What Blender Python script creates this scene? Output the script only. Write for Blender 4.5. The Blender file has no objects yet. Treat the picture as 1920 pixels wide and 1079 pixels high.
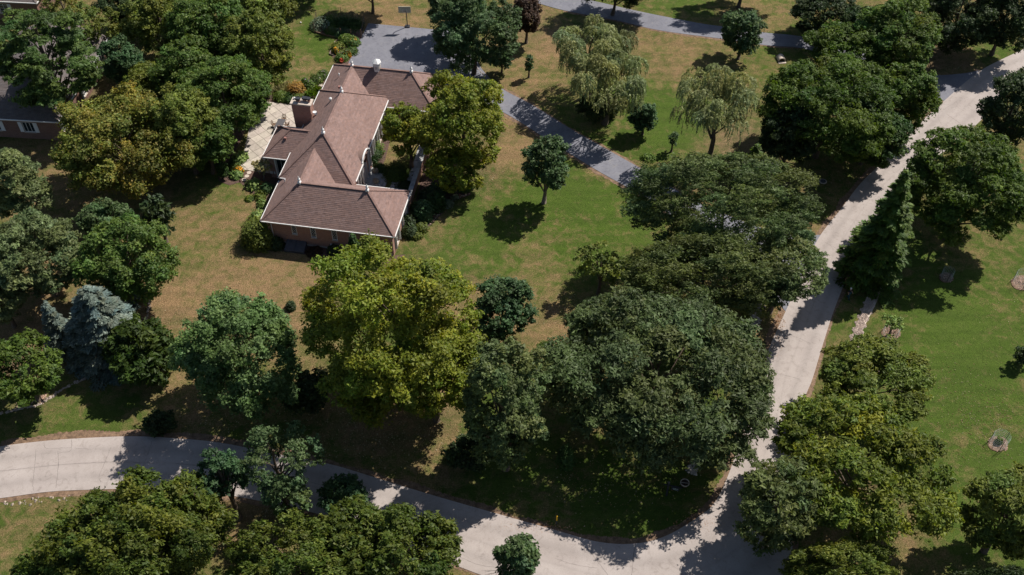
import bpy, math
import numpy as np
from mathutils import Vector

# ---------------------------------------------------------------- camera, light, exposure
PITCH, CAMH, FPX = 0.8299, 90.5, 2001.1
sc = bpy.context.scene
cam_d = bpy.data.cameras.new('camera'); cam = bpy.data.objects.new('camera', cam_d)
sc.collection.objects.link(cam); sc.camera = cam
cam.location = (0, 0, CAMH); cam.rotation_euler = (math.pi/2-PITCH, 0, 0)
cam_d.sensor_width = 36; cam_d.lens = FPX/1920*36; cam_d.clip_start = 1; cam_d.clip_end = 3000

SUN_AZ, SUN_EL = math.radians(38), math.radians(51)      # direction towards the sun, from +X
world = bpy.data.worlds.new('World'); sc.world = world; world.use_nodes = True
wn = world.node_tree
sky = wn.nodes.new('ShaderNodeTexSky'); sky.sky_type = 'NISHITA'; sky.sun_disc = False
sky.sun_elevation = SUN_EL; sky.sun_rotation = math.pi/2-SUN_AZ
wn.links.new(sky.outputs[0], wn.nodes['Background'].inputs[0]); wn.nodes['Background'].inputs[1].default_value = 0.066
sd = bpy.data.lights.new('sun', 'SUN'); sun = bpy.data.objects.new('sun', sd); sc.collection.objects.link(sun)
sd.energy = 5.0; sd.angle = math.radians(.5); sd.color = (1, .95, .88)
tos = Vector((math.cos(SUN_AZ)*math.cos(SUN_EL), math.sin(SUN_AZ)*math.cos(SUN_EL), math.sin(SUN_EL)))
sun.rotation_euler = (-tos).to_track_quat('-Z', 'Y').to_euler(); sun.location = (0, 90, 80)
sc.view_settings.view_transform = 'Standard'; sc.view_settings.look = 'None'
sc.view_settings.gamma = 1; sc.view_settings.exposure = 0.42; sc.view_settings.use_curve_mapping = False
sc.cycles.max_bounces = 6; sc.cycles.diffuse_bounces = 3; sc.cycles.transmission_bounces = 3; sc.cycles.transparent_max_bounces = 4

# ---------------------------------------------------------------- geometry helpers
FW = np.array([0, math.cos(PITCH), -math.sin(PITCH)]); UP = np.array([0, math.sin(PITCH), math.cos(PITCH)])
def G(px, py, z=0.0):
    """the place on the level z that stands at a given point of the survey photograph"""
    r = FW+np.array([1, 0, 0])*(px-960)/FPX+UP*(539.5-py)/FPX
    return np.array([0, 0, CAMH])+r*((z-CAMH)/r[2])
def depth(P): return float((np.asarray(P)-[0, 0, CAMH])@FW)
HX, HY, HA = -29.366, 89.935, -0.1663
def UVW(u, v, z=0.): return np.array([HX+u*math.cos(HA)-v*math.sin(HA), HY+u*math.sin(HA)+v*math.cos(HA), z])
RNG = np.random.default_rng(7)
COL = sc.collection
def setp(o, **k):
    for a, b in k.items():
        if b is not None: o[a] = b
    return o
def link(o, parent=None):
    COL.objects.link(o)
    if parent is not None: o.parent = parent
    return o
def empty(name, loc, rz=0, label=None, category=None, group=None, kind=None):
    o = bpy.data.objects.new(name, None); o.empty_display_size = .3; link(o)
    o.location = tuple(map(float, loc)); o.rotation_euler = (0, 0, rz)
    return setp(o, label=label, category=category, group=group, kind=kind)
def mesh_data(name, V, F, mats, tint=None, smooth=False, mi=None):
    V = np.asarray(V, np.float32); me = bpy.data.meshes.new(name)
    if isinstance(F, np.ndarray):
        M, k = F.shape; tot = np.full(M, k, np.int32); idx = F.ravel().astype(np.int32)
    else:
        tot = np.array([len(f) for f in F], np.int32); idx = np.concatenate([np.asarray(f, np.int32) for f in F]); M = len(F)
    me.vertices.add(len(V)); me.vertices.foreach_set('co', V.ravel())
    me.loops.add(len(idx)); me.loops.foreach_set('vertex_index', idx)
    me.polygons.add(M); me.polygons.foreach_set('loop_start', np.concatenate([[0], np.cumsum(tot)[:-1]]).astype(np.int32))
    me.polygons.foreach_set('loop_total', tot)
    me.polygons.foreach_set('use_smooth', np.full(M, bool(smooth)))
    for m in (mats if isinstance(mats, (list, tuple)) else [mats]): me.materials.append(m)
    if mi is not None: me.polygons.foreach_set('material_index', np.asarray(mi, np.int32))
    if tint is not None:
        a = me.color_attributes.new('tint', 'FLOAT_COLOR', 'POINT')
        t = np.ones((len(V), 4), np.float32); t[:, :3] = tint; a.data.foreach_set('color', t.ravel())
    me.update(); me.validate()
    return me
def mk(name, V, F, mats, parent=None, loc=None, rz=0, **k):
    props = {x: k.pop(x) for x in ('label', 'category', 'group', 'kind') if x in k}
    o = bpy.data.objects.new(name, mesh_data(name, V, F, mats, **k)); link(o, parent)
    if loc is not None: o.location = tuple(map(float, loc))
    o.rotation_euler = (0, 0, rz)
    return setp(o, **props)
class MB:
    """collects solids into one mesh"""
    def __init__(s): s.V = []; s.F = []; s.n = 0; s.T = []
    def add(s, V, F, tint=(1, 1, 1)):
        V = np.asarray(V, float); s.V.append(V); s.F += [[i+s.n for i in f] for f in F]; s.n += len(V)
        s.T.append(np.tile(tint, (len(V), 1)))
    def box(s, c, d, rz=0, tint=(1, 1, 1)):
        x, y, z = d[0]/2, d[1]/2, d[2]/2
        V = np.array([(-x, -y, -z), (x, -y, -z), (x, y, -z), (-x, y, -z), (-x, -y, z), (x, -y, z), (x, y, z), (-x, y, z)])
        ca, sa = math.cos(rz), math.sin(rz); W = V.copy(); W[:, 0] = V[:, 0]*ca-V[:, 1]*sa; W[:, 1] = V[:, 0]*sa+V[:, 1]*ca
        s.add(W+np.array(c), [(0, 3, 2, 1), (4, 5, 6, 7), (0, 1, 5, 4), (1, 2, 6, 5), (2, 3, 7, 6), (3, 0, 4, 7)], tint)
    def bar(s, a, b, w, h=None, tint=(1, 1, 1)):
        """a square bar between two points"""
        h = h or w; a = np.array(a, float); b = np.array(b, float); d = b-a; L = np.linalg.norm(d)
        if L < 1e-6: return
        d /= L; u = np.cross(d, [0, 0, 1.]) if abs(d[2]) < .95 else np.array([1., 0, 0]); u /= np.linalg.norm(u); v = np.cross(u, d)
        V = [p+u*sx*w/2+v*sy*h/2 for p in (a, b) for sx, sy in ((-1, -1), (1, -1), (1, 1), (-1, 1))]
        s.add(V, [(0, 1, 2, 3), (7, 6, 5, 4), (0, 4, 5, 1), (1, 5, 6, 2), (2, 6, 7, 3), (3, 7, 4, 0)], tint)
    def prism(s, poly, z0, z1, tint=(1, 1, 1)):
        n = len(poly); V = [(x, y, z0) for x, y in poly]+[(x, y, z1) for x, y in poly]
        s.add(V, [list(range(n))[::-1], list(range(n, 2*n))]+[(i, (i+1) % n, n+(i+1) % n, n+i) for i in range(n)], tint)
    def lathe(s, c, prof, n=10, tint=(1, 1, 1)):
        V = []; F = []
        for r, z in prof:
            for k in range(n): V.append((c[0]+r*math.cos(2*math.pi*k/n), c[1]+r*math.sin(2*math.pi*k/n), c[2]+z))
        for j in range(len(prof)-1):
            for k in range(n): F.append((j*n+k, j*n+(k+1) % n, (j+1)*n+(k+1) % n, (j+1)*n+k))
        F.append(tuple(range(n))[::-1]); F.append(tuple(range((len(prof)-1)*n, len(prof)*n)))
        s.add(V, F, tint)
    def tube(s, pts, rad, n=6, tint=(1, 1, 1)):
        pts = [np.array(p, float) for p in pts]; V = []; F = []
        for i, p in enumerate(pts):
            d = pts[min(i+1, len(pts)-1)]-pts[max(i-1, 0)]; d /= (np.linalg.norm(d)+1e-9)
            u = np.cross(d, [.3, 1, .2]); u /= np.linalg.norm(u)+1e-9; v = np.cross(d, u)
            for k in range(n):
                a = 2*math.pi*k/n; V.append(p+(u*math.cos(a)+v*math.sin(a))*rad[i])
        for i in range(len(pts)-1):
            for k in range(n): F.append((i*n+k, i*n+(k+1) % n, (i+1)*n+(k+1) % n, (i+1)*n+k))
        F.append(tuple(range(n))); F.append(tuple(range((len(pts)-1)*n, len(pts)*n))[::-1])
        s.add(V, F, tint)
    def build(s, name, mat, parent=None, **k):
        t = np.concatenate(s.T) if k.pop('tinted', False) else None
        return mk(name, np.concatenate(s.V), s.F, mat, parent, tint=t, **k)

# ---------------------------------------------------------------- materials
def nt(name):
    m = bpy.data.materials.new(name); m.use_nodes = True; n = m.node_tree; b = n.nodes['Principled BSDF']
    b.inputs['Specular IOR Level'].default_value = .25; b.inputs['Roughness'].default_value = .85
    return m, n, b
def noise(n, scale, detail=4, rough=.6, vec=None, dist=0):
    t = n.nodes.new('ShaderNodeTexNoise'); t.inputs['Scale'].default_value = scale; t.inputs['Detail'].default_value = detail
    t.inputs['Roughness'].default_value = rough; t.inputs['Distortion'].default_value = dist
    if vec is None:
        tc = n.nodes.new('ShaderNodeTexCoord'); vec = tc.outputs['Object']
    n.links.new(vec, t.inputs['Vector']); return t.outputs['Fac']
def ramp(n, fac, stops):
    r = n.nodes.new('ShaderNodeValToRGB'); e = r.color_ramp.elements
    while len(e) < len(stops): e.new(.5)
    for i, (p, c) in enumerate(stops): e[i].position = p; e[i].color = (*c, 1)
    n.links.new(fac, r.inputs[0]); return r.outputs[0]
def mix(n, fac, a, b, mode='MIX'):
    m = n.nodes.new('ShaderNodeMix'); m.data_type = 'RGBA'; m.blend_type = mode
    for s, v in ((m.inputs[0], fac), (m.inputs[6], a), (m.inputs[7], b)):
        if hasattr(v, 'is_linked') or hasattr(v, 'links'): n.links.new(v, s)
        else: s.default_value = v if isinstance(v, (int, float)) else (*v, 1)
    return m.outputs[2]
def mth(n, op, a, b=0., clamp=False):
    m = n.nodes.new('ShaderNodeMath'); m.operation = op; m.use_clamp = clamp
    for s, v in zip(m.inputs, (a, b)):
        if hasattr(v, 'links'): n.links.new(v, s)
        else: s.default_value = v
    return m.outputs[0]
def bump(n, b, h, strength=.4, dist=.05):
    m = n.nodes.new('ShaderNodeBump'); m.inputs['Strength'].default_value = strength; m.inputs['Distance'].default_value = dist
    n.links.new(h, m.inputs['Height']); n.links.new(m.outputs[0], b.inputs['Normal'])
def plain(name, c, var=.15, scale=3., rough=.8, bmp=.0, metal=0., spec=.25, tinted=False, fine=None):
    m, n, b = nt(name); f = noise(n, scale, 5)
    c = np.array(c); col = ramp(n, f, [(.3, tuple(c*(1-var))), (.7, tuple(np.minimum(c*(1+var), 1)))])
    if fine:
        col = mix(n, fine[1], col, ramp(n, noise(n, fine[0], 2), [(.35, (.25, .25, .25)), (.65, (1, 1, 1))]), 'MULTIPLY')
    if tinted:
        a = n.nodes.new('ShaderNodeAttribute'); a.attribute_name = 'tint'; col = mix(n, 1., col, a.outputs['Color'], 'MULTIPLY')
    n.links.new(col, b.inputs['Base Color']); b.inputs['Roughness'].default_value = rough
    b.inputs['Metallic'].default_value = metal; b.inputs['Specular IOR Level'].default_value = spec
    if bmp: bump(n, b, noise(n, scale*8, 3), bmp, .03)
    return m
M = {}
# leaves: colour per leaf from the attribute, light passes through
m, n, b = nt('leaf'); a = n.nodes.new('ShaderNodeAttribute'); a.attribute_name = 'tint'
n.links.new(a.outputs['Color'], b.inputs['Base Color']); b.inputs['Roughness'].default_value = .6; b.inputs['Specular IOR Level'].default_value = .3
tr = n.nodes.new('ShaderNodeBsdfTranslucent'); ms = n.nodes.new('ShaderNodeMixShader'); ms.inputs[0].default_value = .36
hs = n.nodes.new('ShaderNodeHueSaturation'); hs.inputs['Value'].default_value = 1.3; hs.inputs['Saturation'].default_value = 1.1
n.links.new(a.outputs['Color'], hs.inputs['Color']); n.links.new(hs.outputs[0], tr.inputs[0])
n.links.new(b.outputs[0], ms.inputs[1]); n.links.new(tr.outputs[0], ms.inputs[2]); n.links.new(ms.outputs[0], n.nodes['Material Output'].inputs[0])
M['leaf'] = m
M['bark'] = plain('bark', (.10, .075, .055), .35, 6, bmp=.8)
M['bark_pale'] = plain('bark_pale', (.20, .16, .13), .3, 6, bmp=.8)
# lawn: attribute r = dryness, g = bare earth, b = lushness
m, n, b = nt('lawn'); a = n.nodes.new('ShaderNodeAttribute'); a.attribute_name = 'tint'
sep = n.nodes.new('ShaderNodeSeparateColor'); n.links.new(a.outputs['Color'], sep.inputs[0])
big = noise(n, .09, 7, .62, dist=.6); mid = noise(n, .8, 6, .7, dist=.5); fin = noise(n, 7., 5, .75); spk = noise(n, 24., 3, .7)
dry = mth(n, 'ADD', mth(n, 'SUBTRACT', sep.outputs[0], .07), mth(n, 'MULTIPLY', mth(n, 'SUBTRACT', big, .5), 2.0))
dry = mth(n, 'ADD', dry, mth(n, 'MULTIPLY', mth(n, 'SUBTRACT', mid, .5), 2.3))
dry = mth(n, 'ADD', dry, mth(n, 'MULTIPLY', mth(n, 'SUBTRACT', fin, .5), .7))
gcol = mix(n, sep.outputs[2], (.072, .104, .020), (.058, .120, .009))
gcol = mix(n, mid, gcol, (.095, .125, .030))
dcol = ramp(n, fin, [(.3, (.175, .115, .050)), (.5, (.26, .170, .088)), (.72, (.36, .245, .140))])
grd = ramp(n, dry, [(.12, (0, 0, 0)), (.95, (1, 1, 1))])
col = mix(n, grd, gcol, dcol)
ecol = ramp(n, mid, [(.3, (.11, .075, .052)), (.7, (.24, .165, .115))])
col = mix(n, mth(n, 'ADD', sep.outputs[1], mth(n, 'MULTIPLY', mth(n, 'SUBTRACT', fin, .5), mth(n, 'MULTIPLY', sep.outputs[1], 2.)), True), col, ecol)
fib = noise(n, 2.4, 6, .8, dist=1.2)
col = mix(n, .9, col, ramp(n, fib, [(.32, (.62, .62, .60)), (.5, (1, 1, 1)), (.68, (1.28, 1.25, 1.2))]), 'MULTIPLY')
col = mix(n, .85, col, ramp(n, fin, [(.25, (.45, .45, .45)), (.55, (1, 1, 1))]), 'MULTIPLY')
col = mix(n, .38, col, ramp(n, spk, [(.3, (.35, .35, .35)), (.6, (1.15, 1.15, 1.15))]), 'MULTIPLY')
tcc = n.nodes.new('ShaderNodeTexCoord'); vv = n.nodes.new('ShaderNodeMapping'); vv.inputs['Rotation'].default_value = (0, 0, .5); vv.inputs['Scale'].default_value = (.12, 1, 1)
n.links.new(tcc.outputs['Object'], vv.inputs['Vector']); mow = noise(n, .9, 3, .5, vec=vv.outputs[0])
col = mix(n, .42, col, ramp(n, mow, [(.38, (.66, .70, .64)), (.62, (1.14, 1.1, 1.06))]), 'MULTIPLY')
n.links.new(col, b.inputs['Base Color']); b.inputs['Roughness'].default_value = .95; b.inputs['Specular IOR Level'].default_value = .1
bump(n, b, mth(n, 'ADD', fin, mth(n, 'MULTIPLY', spk, .6)), .9, .14); M['lawn'] = m
# concrete road
m, n, b = nt('concrete_road'); c1 = ramp(n, noise(n, .25, 6, .6, dist=.4), [(.3, (.325, .280, .256)), (.7, (.410, .360, .332))])
tc_ = n.nodes.new('ShaderNodeTexCoord')
c1 = mix(n, .55, c1, ramp(n, noise(n, 14, 5, .8), [(.3, (.66, .65, .64)), (.65, (1.05, 1.05, 1.05))]), 'MULTIPLY')
c1 = mix(n, .5, c1, ramp(n, noise(n, 1.2, 4, .7, dist=1.5), [(.30, (.6, .58, .56)), (.48, (1, 1, 1))]), 'MULTIPLY')
a = n.nodes.new('ShaderNodeAttribute'); a.attribute_name = 'tint'; c1 = mix(n, 1., c1, a.outputs['Color'], 'MULTIPLY')
n.links.new(c1, b.inputs['Base Color']); bump(n, b, noise(n, 30, 3), .3, .02); M['road'] = m
# asphalt
m, n, b = nt('asphalt'); c1 = ramp(n, noise(n, .35, 6, .65, dist=.5), [(.3, (.150, .150, .175)), (.7, (.195, .195, .22))])
c1 = mix(n, .32, c1, ramp(n, noise(n, 16, 4, .8), [(.3, (.55, .55, .55)), (.65, (1.1, 1.1, 1.1))]), 'MULTIPLY')
c1 = mix(n, mth(n, 'MULTIPLY', ramp(n, noise(n, .6, 5, .7, dist=2), [(.55, (0, 0, 0)), (.75, (1, 1, 1))]), .45), c1, (.28, .26, .24))
c1 = mix(n, .5, c1, ramp(n, noise(n, .9, 4, .6, dist=3), [(.36, (.66, .66, .68)), (.5, (1, 1, 1))]), 'MULTIPLY')
n.links.new(c1, b.inputs['Base Color']); bump(n, b, noise(n, 34, 3), .4, .02); M['asphalt'] = m
M['crack'] = plain('crack_seal', (.21, .18, .165), .3, 2)
M['litter'] = plain('verge_earth', (.21, .135, .085), .5, 2.2, bmp=.8, fine=(14, .6))
M['mulch'] = plain('mulch', (.12, .072, .055), .35, 5, bmp=.9, fine=(18, .6))
M['rock'] = plain('stone', (.42, .375, .33), .25, 2, bmp=.5, tinted=True)
M['paver'] = plain('patio_paver', (.44, .385, .335), .16, 1.6, bmp=.3, tinted=True, fine=(20, .25))
M['joint'] = plain('paver_joint', (.11, .085, .065), .3, 4)
M['flag'] = plain('bluestone', (.30, .30, .30), .25, 2, bmp=.4, tinted=True)
def brickmat(name, c1, c2, cm, s=1.):
    m, n, b = nt(name); tc = n.nodes.new('ShaderNodeTexCoord'); g = n.nodes.new('ShaderNodeNewGeometry')
    sx = n.nodes.new('ShaderNodeSeparateXYZ'); n.links.new(tc.outputs['Object'], sx.inputs[0])
    cx = n.nodes.new('ShaderNodeCombineXYZ'); n.links.new(mth(n, 'ADD', sx.outputs[0], sx.outputs[1]), cx.inputs[0]); n.links.new(sx.outputs[2], cx.inputs[1])
    br = n.nodes.new('ShaderNodeTexBrick'); n.links.new(cx.outputs[0], br.inputs['Vector'])
    br.inputs['Color1'].default_value = (*c1, 1); br.inputs['Color2'].default_value = (*c2, 1); br.inputs['Mortar'].default_value = (*cm, 1)
    br.inputs['Scale'].default_value = 1; br.inputs['Brick Width'].default_value = .23*s; br.inputs['Row Height'].default_value = .085*s; br.inputs['Mortar Size'].default_value = .009*s
    col = mix(n, .5, br.outputs['Color'], ramp(n, noise(n, 1.5, 5, .7), [(.3, (.75, .72, .7)), (.7, (1.1, 1.1, 1.1))]), 'MULTIPLY')
    n.links.new(col, b.inputs['Base Color']); bump(n, b, mth(n, 'SUBTRACT', 1., br.outputs['Fac']), .5, .01); return m
M['brick'] = brickmat('pink_brick', (.36, .19, .145), (.29, .145, .11), (.36, .29, .25))
M['brick_dark'] = brickmat('brown_brick', (.20, .10, .075), (.15, .075, .06), (.25, .20, .17))
def shingle(name, c):
    m, n, b = nt(name); a = n.nodes.new('ShaderNodeAttribute'); a.attribute_name = 'tint'
    col = ramp(n, noise(n, 9, 4, .8), [(.3, tuple(np.array(c)*.75)), (.7, tuple(np.array(c)*1.2))])
    col = mix(n, 1., col, a.outputs['Color'], 'MULTIPLY')
    col = mix(n, .7, col, ramp(n, noise(n, .5, 4, .6), [(.3, (.82, .8, .8)), (.7, (1.05, 1.05, 1.05))]), 'MULTIPLY')
    n.links.new(col, b.inputs['Base Color']); b.inputs['Roughness'].default_value = .95; bump(n, b, noise(n, 45, 3), .5, .01); return m
M['shingle'] = shingle('brown_shingle', (.215, .142, .124)); M['shingle_grey'] = shingle('grey_shingle', (.135, .115, .11))
M['white'] = plain('white_paint', (.68, .67, .65), .05, 3, rough=.5)
M['glass'] = plain('window_glass', (.02, .03, .035), .3, 2, rough=.08, spec=.6)
M['dark'] = plain('black_metal', (.03, .032, .038), .2, 4, rough=.5)
M['darkgrey'] = plain('dark_grey_paint', (.07, .07, .08), .2, 3, rough=.6)
M['vent'] = plain('red_brown_vent', (.26, .13, .11), .15, 5)
M['rooftone'] = plain('roof_tone', (.17, .11, .092), .15, 5)
M['cement'] = plain('cement', (.45, .38, .32), .15, 3, bmp=.3)
M['teal'] = plain('teal_cloth', (.01, .07, .10), .2, 8); M['navy'] = plain('navy_cloth', (.012, .016, .028), .2, 8)
M['plaid'] = plain('brown_plaid_cloth', (.13, .06, .055), .5, 30); M['skin'] = plain('skin', (.42, .26, .19), .05, 6, rough=.6)
M['hair'] = plain('dark_hair', (.04, .025, .018), .2, 20); M['paleshoe'] = plain('pale_shoe', (.6, .62, .64), .1, 8)
M['tabletop'] = plain('slate_table_top', (.10, .095, .10), .15, 4, rough=.35); M['wood'] = plain('teak_wood', (.17, .11, .075), .3, 8)
M['yellow'] = plain('yellow_marker', (.65, .38, .02), .1, 5); M['mesh'] = plain('wire_mesh', (.30, .36, .33), .1, 4, rough=.5)
M['terracotta'] = plain('terracotta', (.32, .06, .03), .2, 6)
M['board'] = plain('backboard', (.50, .48, .36), .2, 4)

# ---------------------------------------------------------------- the ground
BLOBS = [  # photo x, y, radius px, dryness, lushness, weight
 (375, 490, 40, .2, .3, 1.8), (340, 560, 90, 1.05, 0, 1.8), (460, 400, 70, .78, .1, 1.4), (520, 520, 70, .95, 0, 1.6), (410, 540, 60, .9, 0, 1.3), (450, 340, 50, .6, .1, .8), (560, 560, 60, .85, 0, 1),
 (1060, 410, 90, .02, .9, 2.2), (950, 480, 70, .25, .6, 1), (900, 450, 50, .35, .5, 1), (1150, 390, 50, .1, 1, 1), (1030, 530, 50, .5, .4, 1), (1120, 310, 30, .85, 0, 1), (960, 260, 50, .95, 0, 1.4), (1060, 330, 30, .5, .3, .7),
 (1060, 600, 60, .85, 0, 1), (1000, 640, 50, .75, 0, 1), (860, 560, 60, .8, 0, 1), (900, 640, 40, 1., 0, 1),
 (590, 90, 55, .05, .9, 1.3), (540, 130, 50, .5, .3, 1), (560, 150, 30, .7, .1, 1), (700, 20, 70, .75, .1, 1.2), (820, 20, 60, .6, .3, 1), (700, 38, 25, 1., 0, 1),
 (1010, 70, 60, .95, 0, 1.2), (1000, 150, 50, .80, .1, 1), (1220, 90, 80, .72, .2, 1.4), (1330, 110, 70, .72, .2, 1.3), (1200, 190, 70, .15, .8, 1.3), (1270, 240, 60, .05, 1, 1.6), (1130, 240, 50, .3, .5, 1), (1230, 20, 60, .3, .5, 1), (1320, 15, 50, .25, .8, 1), (1440, 120, 50, .35, .6, 1.4), (1420, 30, 50, .45, .4, 1), (1440, 155, 40, .35, .5, 1), (1330, 290, 60, .75, 0, 1), (1240, 300, 50, .2, .7, 1),
 (1500, 350, 60, .4, .7, 1), (1560, 350, 50, .6, .3, 1), (1860, 100, 40, .15, .8, 1), (1750, 90, 70, .9, 0, 1),
 (1780, 640, 130, .04, .8, 2.4), (1850, 780, 110, .04, .7, 2.2), (1900, 500, 60, .3, .6, 1), (1650, 600, 50, .3, .6, 1), (1720, 530, 60, .05, .9, 1), (1800, 470, 50, .6, .2, .6), (1570, 640, 25, .6, .3, .8), (1640, 960, 70, .6, .2, 1), (1800, 950, 90, .1, .8, 1.3),
 (150, 770, 90, .32, .35, 1.3), (80, 800, 70, .35, .4, 1), (60, 360, 80, .85, 0, 1.3), (110, 400, 50, .75, .1, 1), (60, 590, 90, 1., 0, 1.3), (20, 520, 60, .9, 0, 1), (160, 640, 60, .8, 0, 1), (330, 740, 70, .6, .2, 1),
 (50, 1000, 90, .42, .3, 1.3), (150, 960, 50, .6, .2, 1), (470, 960, 60, .95, 0, 1.3),
 (700, 760, 70, .8, .1, 1), (800, 800, 70, .75, .1, 1), (780, 880, 60, .45, .4, 1), (1000, 900, 90, .3, .5, 1), (1150, 900, 90, .12, .8, 1.3), (1060, 980, 60, .35, .5, 1), (1270, 960, 50, .15, .8, 1), (1370, 800, 35, .25, .7, 1), (1400, 600, 40, .85, 0, 1), (1300, 560, 60, .85, 0, 1), (1200, 680, 90, .6, .2, 1), (1130, 770, 80, .4, .4, 1)]
EARTH = [(300, 330, 60, .7), (200, 180, 60, .6), (330, 600, 14, .35), (720, 400, 20, .3), (800, 400, 25, .5), (840, 370, 25, .4), (1400, 280, 70, .5), (1750, 110, 60, .5), (1270, 830, 30, .3), (230, 640, 60, .6), (20, 690, 50, .6), (60, 745, 30, .6), (990, 50, 50, .25), (900, 140, 25, .5), (1110, 205, 30, .4), (820, 790, 30, .3), (900, 330, 35, .3), (100, 600, 50, .2), (500, 960, 30, .3), (1640, 940, 50, .4)]
def ground():
    xs = np.concatenate([[-900, -400], np.arange(-150, 151, 1.5), [400, 900]]); ys = np.concatenate([[-600, -100], np.arange(20, 221, 1.5), [450, 1200]])
    X, Y = np.meshgrid(xs, ys); nx, ny = len(xs), len(ys)
    V = np.stack([X.ravel(), Y.ravel(), np.zeros(nx*ny)], 1)
    W = np.full(len(V), .25); D = W*.45; Lu = W*.3; E = np.zeros(len(V))
    for px, py, r, d, l, w in BLOBS:
        c = G(px, py); R = r*depth(c)/FPX*1.15
        k = w*np.exp(-((V[:, 0]-c[0])**2+((V[:, 1]-c[1])*.8)**2)/(2*(R*.6)**2)); W += k; D += k*d; Lu += k*l
    for px, py, r, e in EARTH:
        c = G(px, py); R = r*depth(c)/FPX
        E = np.maximum(E, e*np.exp(-((V[:, 0]-c[0])**2+((V[:, 1]-c[1])*.8)**2)/(2*(R*.7)**2)))
    i = np.arange((ny-1)*nx).reshape(ny-1, nx)[:, :-1].ravel()
    F = np.stack([i, i+1, i+nx+1, i+nx], 1)
    return mk('ground', V, F, M['lawn'], tint=np.stack([D/W, E, Lu/W], 1), kind='structure', label='mown lawn with green and sun dried brown patches')
ground()

def spline(pts, n):
    P = np.array(pts, float); P = np.vstack([2*P[0]-P[1], P, 2*P[-1]-P[-2]]); d = np.linalg.norm(np.diff(P[1:-1], axis=0), axis=1); s = np.concatenate([[0], np.cumsum(d)])
    out = []
    for t in np.linspace(0, s[-1], n):
        i = min(np.searchsorted(s, t, 'right')-1, len(d)-1); u = (t-s[i])/d[i]; a, b, c, e = P[i:i+4]
        out.append(.5*((2*b)+(-a+c)*u+(2*a-5*b+4*c-e)*u*u+(-a+3*b-3*c+e)*u**3))
    return np.array(out)
def gl(pts): return [G(x, y)[:2] for x, y in pts]
def strip(name, L, R, z, mat, n=160, m=6, edge=.06, tintf=None, jag=0., **k):
    A = spline(gl(L), n); B = spline(gl(R), n); V = []; T = []
    if jag:
        q = RNG.normal(0, jag, (n, 2)); A = A+q; B = B+RNG.normal(0, jag*.3, (n, 2))
    for i in range(n):
        for j in range(m+1):
            t = j/m; p = A[i]*(1-t)+B[i]*t; V.append((p[0], p[1], z)); T.append(tintf(t, i/n) if tintf else 1.)
    for S in (A, B):
        for i in range(n): V.append((S[i][0], S[i][1], -edge)); T.append(.8)
    F = [(i*(m+1)+j, (i+1)*(m+1)+j, (i+1)*(m+1)+j+1, i*(m+1)+j+1) for i in range(n-1) for j in range(m)]
    o = n*(m+1)
    F += [(o+i, o+i+1, (i+1)*(m+1), i*(m+1)) for i in range(n-1)]+[(i*(m+1)+m, (i+1)*(m+1)+m, o+n+i+1, o+n+i) for i in range(n-1)]
    V = np.array(V); nrm = np.cross(V[F[0][1]]-V[F[0][0]], V[F[0][3]]-V[F[0][0]])
    if nrm[2] < 0: F = [f[::-1] for f in F]
    return mk(name, V, F, mat, tint=np.repeat(np.array(T)[:, None], 3, 1), **k)
ROAD_IN = [(-250, 880), (-120, 858), (0, 838), (70, 829), (135, 823.6), (239, 819), (318, 822), (413, 831), (533, 854.6), (622, 872), (696, 894), (800, 926), (904, 956), (1042, 995), (1123, 1017), (1191, 1020), (1250, 1005), (1315, 966), (1340, 943), (1358, 909), (1379, 854), (1400, 785), (1430, 712), (1441, 657), (1465, 602), (1500, 525), (1533, 450), (1578, 391), (1617, 341), (1678, 283), (1735, 222), (1770, 190), (1839, 133), (1920, 92), (2020, 40), (2150, -30)]
ROAD_OUT = [(-250, 980), (-120, 950), (0, 935), (90, 923), (169, 919), (270, 917), (360, 921), (462, 935), (604, 966), (700, 1000), (790, 1035), (873, 1068), (960, 1100), (1060, 1132), (1180, 1160), (1310, 1160), (1420, 1120), (1475, 1070), (1486, 1010), (1474, 955), (1471, 909), (1480, 870), (1493, 820), (1508, 750), (1523, 712), (1541, 652), (1562, 587), (1584, 530), (1607, 475), (1650, 405), (1705, 345), (1765, 290), (1830, 235), (1890, 175), (1960, 135), (2060, 80), (2200, 0)]
def rt(t, s): return 1.-.14*math.exp(-((t-.25)/.08)**2)-.14*math.exp(-((t-.75)/.08)**2)-.09*math.exp(-((t-.5)/.02)**2)+(.05 if t in (0, 1) else 0)
road = strip('road', ROAD_IN, ROAD_OUT, .05, M['road'], 260, 40, tintf=rt, kind='structure', label='pale worn concrete lane curving round the garden')
def px2g(pts, z): return [np.array([*G(x, y)[:2], z]) for x, y in pts]
def ribbon(pts, w, z, jit=.0):
    P = spline([p[:2] for p in px2g(pts, 0)], max(8, len(pts)*8)); P = P+RNG.normal(0, jit, P.shape); V = []; F = []
    for i, p in enumerate(P):
        d = P[min(i+1, len(P)-1)]-P[max(i-1, 0)]; d /= np.linalg.norm(d)+1e-9; nrm = np.array([-d[1], d[0]])*w*(.6+.8*RNG.random())/2
        V += [(*(p-nrm), z), (*(p+nrm), z)]
    F = [(2*i, 2*i+2, 2*i+3, 2*i+1) for i in range(len(P)-1)]
    return V, F
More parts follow.
